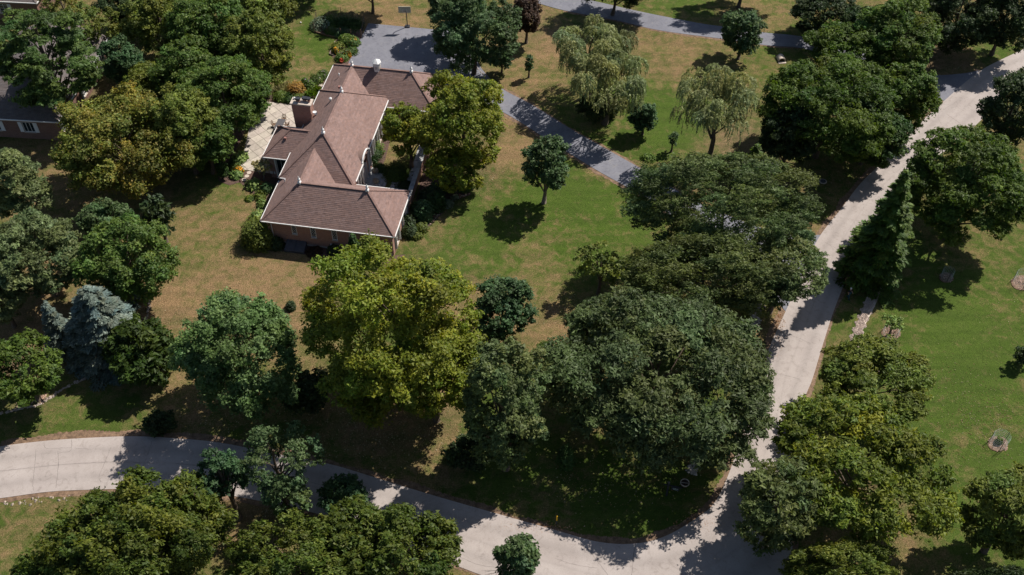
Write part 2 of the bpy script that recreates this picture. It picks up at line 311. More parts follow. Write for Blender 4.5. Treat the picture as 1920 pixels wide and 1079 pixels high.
CRACKS = [([(0, 884), (60, 878), (130, 871), (220, 867), (290, 870)], .05), ([(68, 843), (65, 880), (62, 905), (63, 921)], .045), ([(109, 846), (110, 870), (107, 900), (105, 916)], .045), ([(135, 824), (133, 845), (118, 849), (107, 851)], .04), ([(82, 835), (88, 842), (110, 841), (135, 840)], .035), ([(208, 840), (196, 870), (186, 895), (190, 905)], .04), ([(228, 822), (226, 850), (225, 880)], .045), ([(215, 876), (203, 900), (199, 913)], .035), ([(285, 828), (278, 850), (268, 880)], .035), ([(140, 841), (172, 843)], .03),
 ([(1191, 1020), (1187, 1050), (1183, 1100)], .07), ([(1108, 1037), (1125, 1060), (1140, 1079)], .045), ([(860, 1045), (900, 1060), (950, 1068), (1000, 1090)], .04), ([(1040, 1048), (1080, 1060), (1120, 1066)], .03), ([(1460, 622), (1490, 632), (1520, 645)], .035), ([(1425, 700), (1460, 702), (1500, 712)], .03), ([(1775, 215), (1785, 222), (1800, 232)], .05), ([(1545, 455), (1575, 470), (1600, 478)], .03), ([(560, 900), (620, 915), (700, 945)], .04), ([(330, 870), (400, 878), (480, 893)], .04), ([(1795, 190), (1760, 215), (1765, 235)], .03)]
for pts, w in CRACKS:
    V, F = ribbon(pts, w, .054, .02); mk('crack', V, F, M['crack'], road, kind=None)
# driveways
strip('driveway', [(885, 95), (905, 132), (942, 167), (997, 197), (1069, 242), (1142, 283), (1228, 332), (1300, 376), (1400, 418), (1480, 442), (1556, 440)], [(845, 150), (880, 178), (956, 218), (1021, 259), (1086, 300), (1133, 328), (1185, 357), (1255, 402), (1330, 452), (1400, 505), (1478, 590)], .045, M['asphalt'], 90, 4, kind='structure', label='blue grey asphalt driveway running from the lane to the brick house')
def slab(name, px, z0, z1, mat, **k):
    P = [G(x, y)[:2] for x, y in px]; ar = sum(P[i][0]*P[(i+1) % len(P)][1]-P[(i+1) % len(P)][0]*P[i][1] for i in range(len(P)))
    if ar < 0: P = P[::-1]
    b = MB(); b.prism(P, z0, z1); return b.build(name, mat, **k)
slab('parking_court', [(690.7, 44.5), (856, 60), (871, 95), (900, 128), (915, 150), (880, 180), (835, 165), (640, 150), (652, 122)], -.05, .05, M['asphalt'], kind='structure', label='asphalt parking court behind the brick house')
strip('driveway', [(900, -45), (1000, -22), (1035, -14), (1120, 4), (1201, 22.5), (1308, 43.6), (1356, 50.6), (1436, 62), (1488, 67), (1560, 80), (1650, 108), (1741, 139), (1800, 139), (1839, 132)], [(890, -25), (960, -6), (1000, 4), (1057, 20), (1156, 39), (1237, 57.6), (1361, 74.5), (1440, 86), (1497, 90), (1560, 106), (1650, 140), (1720, 165), (1752, 180), (1771, 191)], .04, M['asphalt'], 100, 4, kind='structure', label='narrow asphalt driveway crossing the far lawn')
# earth verges along the road
IN_V = [(x, y) for x, y in ROAD_IN[2:33]]
def off(pts, d):   # offset in metres to the left of the direction
    P = np.array(gl(pts)); out = []
    for i in range(len(P)):
        t = P[min(i+1, len(P)-1)]-P[max(i-1, 0)]; t /= np.linalg.norm(t); out.append(P[i]+np.array([-t[1], t[0]])*d)
    return out
def verge(pts, d0, d1, label, jit=.16):
    A = spline(off(pts, d0), 1500); B = spline(off(pts, d1), 1500); V = []; F = []
    for i in range(1500):
        q = (B[i]-A[i]); B[i] = A[i]+q*(.75+.30*math.sin(i*.021)*math.sin(i*.013+1)+.25*math.sin(i*.11+math.sin(i*.05))*.6+.25*RNG.random()); V += [(*A[i], .016), (*B[i], .012)]
    F = [(2*i, 2*i+1, 2*i+3, 2*i+2) for i in range(1499)]
    V = np.array(V); nr = np.cross(V[1]-V[0], V[2]-V[0])
    if nr[2] < 0: F = [f[::-1] for f in F]
    return mk('verge', V, F, M['litter'], kind='structure', label=label)
verge(IN_V, -.12, .75, 'brown leaf littered earth strip along the inner edge of the lane')
verge(ROAD_OUT[2:30], .12, -.5, 'thin earth strip along the outer edge of the lane')

DR_U = [(942, 167), (997, 197), (1069, 242), (1142, 283), (1228, 332), (1300, 376)]; DR_L = [(900, 190), (956, 218), (1021, 259), (1086, 300), (1133, 328), (1185, 357), (1255, 402), (1330, 452)]
verge(DR_U, -.05, .35, 'dry earth edge on the far side of the driveway'); verge(DR_L, .05, -.5, 'dry earth edge on the near side of the driveway')
verge([(1057, 20), (1156, 39), (1237, 57.6), (1361, 74.5), (1440, 86), (1497, 90)], .05, -.4, 'dry earth edge below the upper driveway')
# stones and leaf litter, uncountable
def stones(name, pxpts, width, n, size, label, col=(.95, .92, .9), zs=1., colvar=.25, height=.5):
    P = spline(gl(pxpts), 200); i = RNG.integers(0, 199, n); t = RNG.random(n)[:, None]; c = P[i]*(1-t)+P[i+1]*t
    d = P[i+1]-P[i]; d /= np.linalg.norm(d, axis=1)[:, None]+1e-9; nr = np.stack([-d[:, 1], d[:, 0]], 1)
    c = c+nr*(RNG.uniform(-.5, .5, n)*width*(.75+.25*np.sin(i*.3)))[:, None]
    base = np.array([(1, 0, 0), (.3, .9, 0), (-.8, .6, 0), (-.7, -.7, 0), (.4, -.9, 0), (.1, .1, .7), (-.1, 0, -.5)])
    F0 = np.array([(0, 1, 5), (1, 2, 5), (2, 3, 5), (3, 4, 5), (4, 0, 5)])
    s = size*(.5+RNG.random(n)); a = RNG.random(n)*6.28
    V = base[None]*s[:, None, None]*np.array([1, .75, height*2])+RNG.normal(0, .12, (n, 7, 3))*s[:, None, None]
    R = np.stack([V[:, :, 0]*np.cos(a)[:, None]-V[:, :, 1]*np.sin(a)[:, None], V[:, :, 0]*np.sin(a)[:, None]+V[:, :, 1]*np.cos(a)[:, None], V[:, :, 2]*zs], 2)
    R[:, :, :2] += c[:, None]; R[:, :, 2] += s[:, None]*.1
    F = (F0[None]+np.arange(n)[:, None, None]*7).reshape(-1, 3)
    tint = np.array(col)*(1+RNG.uniform(-colvar, colvar, (n, 1))); tint = np.repeat(tint, 7, 0)
    return mk(name, R.reshape(-1, 3), F, M['rock'], tint=tint, kind='stuff', label=label)
slab('gravel_bed', [(1641, 532), (1655, 540), (1640, 575), (1622, 610), (1605, 645), (1597, 655), (1594, 648), (1606, 612), (1618, 580), (1625, 555)], -.05, .02, M['cement'], kind='structure', label='pinkish gravel drainage strip in the right lawn')
stones('gravel', [(1648, 535), (1632, 565), (1615, 605), (1598, 650)], 1.3, 2600, .10, 'pinkish gravel filling the drainage strip on the right lawn', (.95, .85, .82))
stones('gravel', [(1428, 555), (1420, 580), (1412, 612)], 1.5, 700, .13, 'pale stones of the ditch beside the lane under the locust', (1.15, 1.1, 1.1))
stones('gravel', [(1330, 800), (1316, 835), (1303, 870), (1295, 888)], 1.2, 700, .12, 'pale stones in the lower ditch beside the lane', (1.1, 1.08, 1.1))
stones('gravel', [(1470, 600), (1455, 640), (1443, 665), (1430, 712), (1414, 760)], .6, 350, .10, 'stone chips at the inner lane edge', (.9, .75, .65))
stones('stone_edging', [(0, 775), (50, 764), (75, 758), (95, 745), (120, 728), (160, 710), (200, 693), (240, 672), (258, 630), (275, 595), (282, 560)], .32, 300, .15, 'line of pale fieldstones edging the woodland bed', (.8, .74, .70))
stones('stone_edging', [(0, 946), (60, 940), (100, 935), (130, 932)], .8, 28, .13, 'broken pale stones lying along the lower lane edge', (.7, .64, .58))
stones('stone_edging', [(870, 100), (895, 128), (920, 155)], .25, 60, .14, 'row of grey stones edging the parking court', (1, .95, .95))
stones('stone_edging', [(773, 437), (800, 425), (820, 405), (835, 385), (855, 372), (880, 365)], .25, 90, .1, 'brown stones edging the bed east of the house', (.9, .75, .65))
stones('woodchip', [(30, 758), (60, 748), (85, 748)], 1.4, 500, .07, 'pinkish wood chips under the left oak', (1.0, .75, .65))

def litter(name, boxes, n, size, cols, label):
    """single fallen leaves lying on the grass"""
    Vs = []; T = []
    w = np.array([b[4] for b in boxes], float); w /= w.sum()
    for b, k in zip(boxes, RNG.multinomial(n, w)):
        for _ in range(k):
            r1, r2 = RNG.normal(size=2); c = G(b[0]+r1*b[2]*.5, b[1]+r2*b[3]*.5); a = RNG.random()*6.28; s = size*(.5+RNG.random()); dx = np.array([math.cos(a), math.sin(a), RNG.normal()*.2])*s; dy = np.array([-math.sin(a), math.cos(a), RNG.normal()*.2])*s*.7
            z = np.array([0, 0, .03]); Vs += [c-dx+z, c+dy+z*2, c+dx+z, c-dy+z*2]; col = cols[RNG.integers(len(cols))]; T += [col]*4
    F = np.arange(len(Vs)).reshape(-1, 4)
    return mk(name, Vs, F, M['leaf'], tint=np.array(T), kind='stuff', label=label)
LC = [(.32, .26, .14), (.28, .18, .08), (.38, .33, .2), (.2, .13, .06)]
litter('fallen_leaf_scatter', [(1850, 800, 90, 90, 3), (1780, 720, 110, 80, 1), (1900, 600, 60, 80, .5), (1860, 950, 60, 60, .6)], 1300, .05, LC, 'pale fallen leaves scattered over the right hand lawn')
litter('fallen_leaf_scatter', [(700, 830, 90, 50, 1), (800, 800, 70, 50, 1), (500, 960, 30, 20, .4), (900, 330, 40, 30, .5), (930, 250, 20, 20, .4)], 900, .07, LC, 'dry fallen leaves under the tall trees in the middle')
litter('fallen_leaf_scatter', [(640, 800, 160, 70, 2), (1150, 900, 150, 70, 2), (450, 780, 120, 40, 1), (1500, 330, 80, 50, 1), (330, 620, 70, 60, 1), (1640, 960, 60, 80, 1), (1060, 580, 60, 60, 1)], 2600, .06, LC, 'small dead leaves lying under the trees')
litter('fallen_leaf_scatter', [(1000, 990, 70, 10, 1), (1395, 790, 12, 60, 1), (1310, 980, 40, 15, 1), (1460, 620, 10, 50, 1)], 900, .07, [(.42, .22, .10), (.33, .17, .08), (.5, .33, .2)], 'orange brown leaves gathered at the lane edge')

# ---------------------------------------------------------------- shingled roofs
def clip(poly, axis, val, keep_gt):
    out = []; n = len(poly)
    for i in range(n):
        a, b = poly[i], poly[(i+1) % n]; ia = (a[axis] >= val) == keep_gt or abs(a[axis]-val) < 1e-9; ib = (b[axis] >= val) == keep_gt or abs(b[axis]-val) < 1e-9
        if ia: out.append(a)
        if ia != ib:
            t = (val-a[axis])/(b[axis]-a[axis]); out.append(a+(b-a)*t)
    return out
def shingle_plane(b, P3, row=.22, tab=.34, thick=.022):
    """courses of overlapping tabs laid over one convex roof plane; first edge of P3 is the eave"""
    P = [np.array(p, float) for p in P3]; ex = P[1]-P[0]; ex /= np.linalg.norm(ex)
    nr = np.zeros(3)
    for i in range(len(P)): nr += np.cross(P[i]-P[0], P[(i+1) % len(P)]-P[0])
    nr /= np.linalg.norm(nr)
    if nr[2] < 0: nr = -nr
    ey = np.cross(nr, ex)
    if ey[2] < 0: ey = -ey
    Q = [np.array([(p-P[0])@ex, (p-P[0])@ey]) for p in P]
    ymax = max(q[1] for q in Q); k = 0; y = 0.
    while y < ymax-1e-3:
        band = clip(clip(Q, 1, y, True), 1, min(y+row, ymax), False)
        if len(band) >= 3:
            xs = [q[0] for q in band]; x = min(xs)-RNG.random()*tab; rowt = 1+RNG.uniform(-.05, .05)
            while x < max(xs):
                w = tab*(.75+.5*RNG.random()); c = clip(clip(band, 0, x, True), 0, x+w, False)
                if len(c) >= 3:
                    c = [q for i, q in enumerate(c) if np.linalg.norm(q-c[i-1]) > 1e-4]
                if len(c) >= 3:
                    lift = thick*.6*(.7+.9*RNG.random())
                    V = []
                    for q in c:
                        s = (q[1]-y)/row; V.append(P[0]+ex*q[0]+ey*q[1]+nr*(.012+lift*(1-s)))
                    low = [i for i, q in enumerate(c) if q[1]-y < 1e-4]
                    F = [list(range(len(c)))]
                    if len(low) >= 2:
                        i, j = min(low, key=lambda t: c[t][0]), max(low, key=lambda t: c[t][0]); m0 = len(V)
                        V += [P[0]+ex*c[i][0]+ey*c[i][1]-nr*.01, P[0]+ex*c[j][0]+ey*c[j][1]-nr*.01]; F.append([m0, m0+1, j, i])
                    t = rowt*(1+RNG.uniform(-.12, .12)+(-.12 if RNG.random() < .08 else 0)); hue = RNG.uniform(-.03, .03)
                    b.add(V, F, (t*(1+hue), t, t*(1-hue)))
                x += w
        y += row; k += 1
def roof(parent, planes, ridges, mat, caps=True):
    base = MB(); sh = MB()
    for P3 in planes:
        base.add(P3, [list(range(len(P3)))]); shingle_plane(sh, P3)
    r = base.build('roof', mat, parent, tinted=True); sh.build('shingles', mat, r, tinted=True, kind='stuff')
    if caps:
        cp = MB()
        for a, b in ridges:
            a, b = np.array(a, float), np.array(b, float); n_ = int(np.linalg.norm(b-a)/.35)+1
            for i in range(n_):
                t = 1+RNG.uniform(-.12, .12); cp.bar(a+(b-a)*i/n_+[0, 0, .035], a+(b-a)*(i+1.04)/n_+[0, 0, .05], .24, .05, (t, t*.97, t*.95))
        cp.build('ridge_cap', mat, r, tinted=True)
    return r

# ---------------------------------------------------------------- the brick house
A_H, L, D, EH, PT, EM, PM = 0, 16.05, 7.89, 3.75, .769, 4.32, .804
MU0, MU1, MV0, MV1 = .07, 9.36, 7.05, 24.53
NU1, NV0, NV1 = 15.85, 23.2, 31.07
house = empty('brick_house', UVW(0, 0), HA, 'sprawling pink brick house with brown shingled hip roofs and white ridge finials', 'house')
h2 = D/2; rz = EH+PT*h2; nh = (NV1-NV0)/2; rn = EH+PT*nh; mh = (MU1-MU0)/2; rm = EM+PM*mh; mc = (MU0+MU1)/2
def e(u, v, z): return (u, v, z)
roof(house, [[e(0, 0, EH), e(L, 0, EH), e(L-h2, h2, rz), e(h2, h2, rz)], [e(L, 0, EH), e(L, D, EH), e(L-h2, h2, rz)],
  [e(L, D, EH), e(D, D, EH), e(h2, h2, rz), e(L-h2, h2, rz)], [e(0, 11.5, EH), e(0, 0, EH), e(h2, h2, rz), e(h2, 11.5, rz)], [e(D, D, EH), e(D, 11.5, EH), e(h2, 11.5, rz), e(h2, h2, rz)]],
  [(e(0, 0, EH), e(h2, h2, rz)), (e(L, 0, EH), e(L-h2, h2, rz)), (e(L, D, EH), e(L-h2, h2, rz)), (e(h2, h2, rz), e(L-h2, h2, rz)), (e(h2, h2, rz), e(h2, 10.1, rz))], M['shingle'])
roof(house, [[e(MU0, MV0, EM), e(MU1, MV0, EM), e(mc, MV0+mh, rm)], [e(MU1, MV0, EM), e(MU1, MV1, EM), e(mc, MV1-mh, rm), e(mc, MV0+mh, rm)],
  [e(MU1, MV1, EM), e(MU0, MV1, EM), e(mc, MV1-mh, rm)], [e(MU0, MV1, EM), e(MU0, MV0, EM), e(mc, MV0+mh, rm), e(mc, MV1-mh, rm)]],
  [(e(MU0, MV0, EM), e(mc, MV0+mh, rm)), (e(MU1, MV0, EM), e(mc, MV0+mh, rm)), (e(MU1, MV1, EM), e(mc, MV1-mh, rm)), (e(MU0, MV1, EM), e(mc, MV1-mh, rm)), (e(mc, MV0+mh, rm), e(mc, MV1-mh, rm))], M['shingle'])
roof(house, [[e(0, NV0, EH), e(NU1, NV0, EH), e(NU1-nh, NV0+nh, rn), e(nh, NV0+nh, rn)], [e(NU1, NV0, EH), e(NU1, NV1, EH), e(NU1-nh, NV0+nh, rn)],
  [e(NU1, NV1, EH), e(0, NV1, EH), e(nh, NV0+nh, rn), e(NU1-nh, NV0+nh, rn)], [e(0, NV1, EH), e(0, 20.5, EH), e(nh, 20.5, rn), e(nh, NV0+nh, rn)], [e(2*nh, 20.5, EH), e(2*nh, NV0, EH), e(nh, NV0+nh, rn), e(nh, 20.5, rn)]],
  [(e(NU1, NV0, EH), e(NU1-nh, NV0+nh, rn)), (e(NU1, NV1, EH), e(NU1-nh, NV0+nh, rn)), (e(0, NV1, EH), e(nh, NV0+nh, rn)), (e(nh, NV0+nh, rn), e(NU1-nh, NV0+nh, rn)), (e(nh, NV0+nh, rn), e(nh, 21.5, rn))], M['shingle'])
WU, WV0, WV1 = -3.45, 11.0, 17.1; wh = (WV1-WV0)/2; rw = EH+PT*wh
roof(house, [[e(WU, WV0, EH), e(2.4, WV0, EH), e(2.4, WV0+wh, rw), e(WU+wh, WV0+wh, rw)], [e(2.4, WV1, EH), e(WU, WV1, EH), e(WU+wh, WV0+wh, rw), e(2.4, WV0+wh, rw)], [e(WU, WV1, EH), e(WU, WV0, EH), e(WU+wh, WV0+wh, rw)]],
  [(e(WU, WV0, EH), e(WU+wh, WV0+wh, rw)), (e(WU, WV1, EH), e(WU+wh, WV0+wh, rw)), (e(WU+wh, WV0+wh, rw), e(1.9, WV0+wh, rw))], M['shingle'])
# gutters and soffits
def gutter(segs, z):
    for i, (a, b) in enumerate(segs):
        g = MB(); a = np.array(a, float); b = np.array(b, float); d = (b-a)/np.linalg.norm(b-a); nrm = np.array([d[1], -d[0]])
        p = a+nrm*.05; q = b+nrm*.05
        g.bar((*p, z-.06), (*q, z-.06), .12, .13); g.bar((*(a-nrm*.28), z-.15), (*(b-nrm*.28), z-.15), .52, .03)
        g.build('gutter', M['white'], house)
gutter([((0, 0), (L, 0)), ((L, 0), (L, D)), ((L, D), (MU1, D)), ((0, 7.05), (0, 0))], EH)
gutter([((MU1, MV0+.85), (MU1, 11.1)), ((MU1, 13.9), (MU1, MV1)), ((MU0, MV1), (MU0, MV0)), ((MU0, MV0), (MU0+1.2, MV0)), ((MU0+1.1, MV1), (MU0, MV1))], EM)
gutter([((MU1, NV0), (NU1, NV0)), ((NU1, NV0), (NU1, NV1)), ((NU1, NV1), (0, NV1)), ((0, NV1), (0, MV1-.3))], EH-.002)
gutter([((WU, WV0), (MU0, WV0)), ((WU, WV1), (WU, WV0)), ((MU0, WV1), (WU, WV1))], EH-.004)
# walls with real openings
def wall(p0, p1, z0, z1, holes, mat=M['brick'], reveal=.14, parent=house):
    """vertical wall from p0 to p1, outside to the right; holes = (s0, s1, z0, z1) along it"""
    p0 = np.array(p0, float); p1 = np.array(p1, float); Lw = np.linalg.norm(p1-p0); d = (p1-p0)/Lw; nrm = np.array([d[1], -d[0]])
    ss = sorted({0., Lw, *[h[0] for h in holes], *[h[1] for h in holes]}); zz = sorted({z0, z1, *[h[2] for h in holes], *[h[3] for h in holes]})
    V = []; F = []
    def pt(s, z, dep=0): q = p0+d*s-nrm*dep; return (q[0], q[1], z)
    def quad(*pp): F.append(list(range(len(V), len(V)+4))); V.extend(pp)
    for i in range(len(ss)-1):
        for j in range(len(zz)-1):
            cs, cz = (ss[i]+ss[i+1])/2, (zz[j]+zz[j+1])/2
            if any(h[0] < cs < h[1] and h[2] < cz < h[3] for h in holes): continue
            quad(pt(ss[i], zz[j]), pt(ss[i+1], zz[j]), pt(ss[i+1], zz[j+1]), pt(ss[i], zz[j+1]))
    for a, b, c, e_ in holes:
        quad(pt(a, c), pt(a, e_), pt(a, e_, reveal), pt(a, c, reveal)); quad(pt(b, e_), pt(b, c), pt(b, c, reveal), pt(b, e_, reveal))
        quad(pt(a, c), pt(a, c, reveal), pt(b, c, reveal), pt(b, c)); quad(pt(a, e_), pt(b, e_), pt(b, e_, reveal), pt(a, e_, reveal))
    quad(pt(0, z0, .3), pt(0, z1, .3), pt(Lw, z1, .3), pt(Lw, z0, .3))
    mk('wall', V, F, mat, parent)
    def at(s, z, dep): return np.array(pt(s, z, dep))
    return at
def window(at, h, parent=house, style='diamond', shutters=0, mull=1):
    a, b, c, d = h; w = MB(); fw_ = .07; dep = .06
    for p, q in (((a+.035, c), (a+.035, d)), ((b-.035, c), (b-.035, d)), ((a+.07, c+.035), (b-.07, c+.035)), ((a+.07, d-.035), (b-.07, d-.035))):
        w.bar(at(*p, dep), at(*q, dep), fw_, fw_)
    for k in range(1, mull+1):
        s = a+(b-a)*k/(mull+1); w.bar(at(s, c+.07, dep), at(s, d-.07, dep), .05, .05)
    f = w.build('window', M['white'], parent)
    q = MB(); q.add([at(a, c, .11), at(b, c, .11), at(b, d, .11), at(a, d, .11)], [(0, 1, 2, 3)]); q.build('pane', M['glass'], f)
    g = MB()
    if style == 'diamond':
        n_ = 3; W_ = (b-a)-.14; H_ = (d-c)-.14; st = W_/2
        k = -int(H_/st)-2
        while k*st < W_+H_:
            for sg in (1, -1):   # lines s = k*st + sg*z
                pts = []
                for z in np.linspace(0, H_, 60):
                    s = (k*st+z*.62) if sg > 0 else (W_-(k*st+z*.62))
                    if 0 <= s <= W_: pts.append((s, z))
                if len(pts) > 1: g.bar(at(a+.07+pts[0][0], c+.07+pts[0][1], .09), at(a+.07+pts[-1][0], c+.07+pts[-1][1], .09), .022, .022)
            k += 1
    else:
        for k in range(1, 4):
            if style == 'grid': g = MB(); g.bar(at(a+.07, c+(d-c)*k/4, .09), at(b-.07, c+(d-c)*k/4, .09), .03, .03); g.build('muntin', M['white'], f)
        g = MB()
    if g.n: g.build('lattice', M['white'], f, kind='stuff')
    s_ = MB(); s_.bar(at(a-.05, c-.04, -.05), at(b+.05, c-.04, -.05), .14, .07); s_.build('sill', M['cement'], f)
    if shutters:
        for s0 in (a-shutters-.03, b+.03):
            t = MB(); t.bar(at(s0+shutters/2, c, -.03), at(s0+shutters/2, d, -.03), shutters, .05)
            nl = int((d-c)/.12)
            for k in range(nl): z = c+.08+k*(d-c-.16)/max(nl-1, 1); t.bar(at(s0+.05, z, -.06), at(s0+shutters-.05, z, -.06), .05, .02)
            t.build('shutter', M['white'], f)
    return f
in_ = .45
S_H = [(3.37, 4.02, 1.7, 3.3), (5.68, 6.36, 1.5, 3.1), (8.25, 8.93, 1.5, 3.1), (10.4, 11.05, 1.5, 3.1)]
at = wall((in_, in_), (L-in_, in_), .0, EH-.02, [(a-in_+in_-.45, b-.45, c, d) for a, b, c, d in S_H])
for a, b, c, d in S_H: window(at, (a-.45, b-.45, c, d), mull=0)
E_H = [(1.2, 2.3, .35, 3.2), (4.6, 5.7, .35, 3.2)]
at = wall((L-in_, in_), (L-in_, D-in_), 0, EH-.02, E_H)
for h in E_H: window(at, h, style='grid', shutters=.45)
wall((L-in_, D-in_), (MU1-in_, D-in_), 0, EH-.02, []); wall((in_, MV0+.3), (in_, in_), 0, EH-.02, [])
# main range, east side: tall white shuttered windows and the arched entrance
ev0 = D-in_; e_holes = []
for v in (15.9, 18.0, 20.1, 22.1): e_holes.append((v-.45-ev0, v+.45-ev0, .45, 3.5))
e_holes.append((10.05-.35-ev0, 10.05+.35-ev0, .45, 3.5)); ent = (11.3-ev0, 13.7-ev0, .45, 3.9)
at = wall((MU1-in_, ev0), (MU1-in_, NV0+in_), 0, EM-.02, e_holes+[ent], reveal=.16)
for h in e_holes: window(at, h, style='grid', shutters=.38)
door = MB(); door.bar(at(ent[0]+.75, 0.45, .12), at(ent[0]+.75, 2.9, .12), .95, .06); door.bar(at(ent[1]-.75, 0.45, .12), at(ent[1]-.75, 2.9, .12), .95, .06)
dr = door.build('door', M['white'], house); q = MB(); q.lathe(at(ent[0]+1.15, 1.45, .04), [(.0, -.04), (.05, 0), (.0, .04)], 8); q.build('handle', M['dark'], dr)
wall((in_, MV1-.3), (in_, MV0+.3), 0, EM-.02, []); wall((in_+.002, NV1-in_), (in_+.002, MV1-.4), 0, EH-.02, [])
wall((MU1-in_, NV0+in_), (NU1-in_, NV0+in_), 0, EH-.02, []); n_h = [(1.3, 2.5, .9, 2.9), (4.6, 5.8, .9, 2.9)]
at = wall((NU1-in_, NV0+in_), (NU1-in_, NV1-in_), 0, EH-.02, n_h)
for h in n_h: window(at, h, style='grid', shutters=.4)
n_h = [(2.5, 5.0, .1, 2.5), (6.2, 8.7, .1, 2.5), (11, 12.2, 1, 2.6)]
at = wall((NU1-in_, NV1-in_), (in_, NV1-in_), 0, EH-.02, n_h)
for i, h in enumerate(n_h):
    if i == 2: window(at, h, style='grid')
    else:
        for r in range(4): g = MB(); z = h[2]+.02+r*.6; g.bar(at((h[0]+h[1])/2, z, .08), at((h[0]+h[1])/2, z+.57, .08), h[1]-h[0], .05); g.build('garage_door_panel', M['white'], house)
# west wing walls, white french window in the south face
s0 = WU+in_; w_h = [(-2.05-s0, -.75-s0, .15, 3.3)]
at = wall((s0, WV0+in_), (in_, WV0+in_), 0, EH-.02, w_h); window(at, w_h[0], style='none', mull=1)
g = MB(); g.box((-2.15, WV0+in_-.06, 1.7), (.16, .1, 3.2)); g.box((-.62, WV0+in_-.06, 1.7), (.16, .1, 3.2)); g.box((-1.4, WV0+in_-.08, .5), (1.3, .06, .6)); g.build('window_surround', M['white'], house)
wall((s0, WV1-in_), (s0, WV0+in_), 0, EH-.02, [(1.2, 2.4, .15, 3), (3., 4.2, .15, 3)])
wall((in_, WV1-in_), (s0, WV1-in_), 0, EH-.02, [])
for (x, y, z, w_) in ((-2.9, WV0+.4, .9, .3), (-2.5, WV0+.4, .9, .16)):
    g = MB(); g.box((x, y, z), (w_, .1, .35)); g.build('meter_box', M['white'], house)
# foundation course, vents, cellar hatch
g = MB(); g.box((L/2, in_-.03, .11), (L-1.1, .05, .22)); g.build('foundation_course', M['cement'], house)
for x in (8.0, 9.9): g = MB(); g.box((x, in_-.06, .75), (.16, .12, .14)); g.build('wall_vent', M['white'], house)
g = MB(); g.add([(2.6, -1.0, 0), (5.0, -1.0, 0), (5.0, .4, 0), (2.6, .4, 0), (2.6, -1.0, .3), (5.0, -1.0, .3), (5.0, .4, .75), (2.6, .4, .75)], [(0, 3, 2, 1), (4, 5, 6, 7), (0, 1, 5, 4), (1, 2, 6, 5), (2, 3, 7, 6), (3, 0, 4, 7)]); hatch = g.build('cellar_hatch', M['darkgrey'], house)
g = MB(); g.box((3.79, -1.02, .2), (.03, .03, .1)); g.bar((3.8, -1.0, .312), (3.8, .35, .755), .03, .03); g.build('handle', M['dark'], hatch)
# downspouts
def spout(x, y, z1, ox=0, oy=0):
    g = MB(); g.tube([(x+ox, y+oy, z1-.1), (x, y, z1-.5), (x, y, .25), (x+ox*.6, y+oy*.6, .1)], [.05]*4, 6); g.build('downspout', M['white'], house)
spout(1.0, in_-.08, EH, 0, -.4); spout(L-in_+.08, 7.2, EH, .4, 0); spout(MU0+.33, 7.3, EH, -.4, 0); spout(MU1-in_+.08, 14.6, EM, .4, 0)
# finials: urn shape with a pointed knob
def finial(x, y, z, s=.9):
    g = MB(); g.box((x, y, z+.04*s), (.42*s, .42*s, .30*s)); f = g.build('finial', M['white'], house)
    g = MB(); g.lathe((x, y, z+.19*s), [(.17*s, 0), (.19*s, .06*s), (.08*s, .12*s), (.19*s, .30*s), (.20*s, .42*s), (.12*s, .56*s), (.06*s, .62*s), (.09*s, .7*s), (.015*s, .92*s)], 10); g.build('urn', M['white'], f)
for p in ((h2, h2, rz), (L-h2, h2, rz), (mc, MV0+mh, rm), (mc, MV1-mh, rm), (nh, NV0+nh, rn), (NU1-nh, NV0+nh, rn)): finial(*p)
# cupola on the north ridge
cu, cv = (nh+NU1-nh)/2-.6, NV0+nh
g = MB(); g.lathe((cu, cv, rn-.35), [(.50, 0), (.50, 1.05), (.45, 1.06), (.45, 1.35)], 6); cp = g.build('cupola', M['white'], house)
g = MB(); g.lathe((cu, cv, rn+.95), [(.64, 0), (.62, .08), (.32, .32), (.05, .5)], 6); g.build('cupola_roof', M['white'], cp)
g = MB()
for k in range(6):
    a = math.pi/3*k+math.pi/6
    for j in range(3): g.box((cu+math.cos(a)*.475, cv+math.sin(a)*.475, rn+.15+j*.16), (.03, .36, .05), a)
g.build('louvre', M['cement'], cp)
# chimney
ch = MB(); cx0, cx1, cy0, cy1 = -1.05, 1.15, 17.25, 18.35
ch.add([(cx0, cy0, 0), (cx1, cy0, 0), (cx1, cy1, 0), (cx0, cy1, 0), (cx0-.12, cy0, 7.35), (cx1+.12, cy0, 7.35), (cx1+.12, cy1, 7.35), (cx0-.12, cy1, 7.35)], [(4, 5, 6, 7), (0, 1, 5, 4), (1, 2, 6, 5), (2, 3, 7, 6), (3, 0, 4, 7)])
chim = ch.build('chimney', M['brick'], house)
g = MB(); g.box(((cx0+cx1)/2, (cy0+cy1)/2, 7.48), (cx1-cx0+.5, cy1-cy0+.22, .2)); g.build('chimney_cap', M['cement'], chim)
for x, y, w_ in ((-.35, 17.7, .62), (.45, 17.95, .62), (1.0, 17.9, .42)):
    g = MB(); g.box((x, y, 7.72), (w_*.7, .38, .26)); g.build('chimney_flue', M['brick'], chim)
    g = MB(); g.box((x, y, 8.03), (w_, .5, .2)); g.box((x, y, 7.89), (w_*.6, .35, .08)); g.build('chimney_hood', M['dark'], chim)
g = MB(); g.lathe((-.95, 18.1, 7.58), [(.1, 0), (.15, .12), (.12, .24), (.03, .3)], 8); g.build('flue_cowl', M['white'], chim)
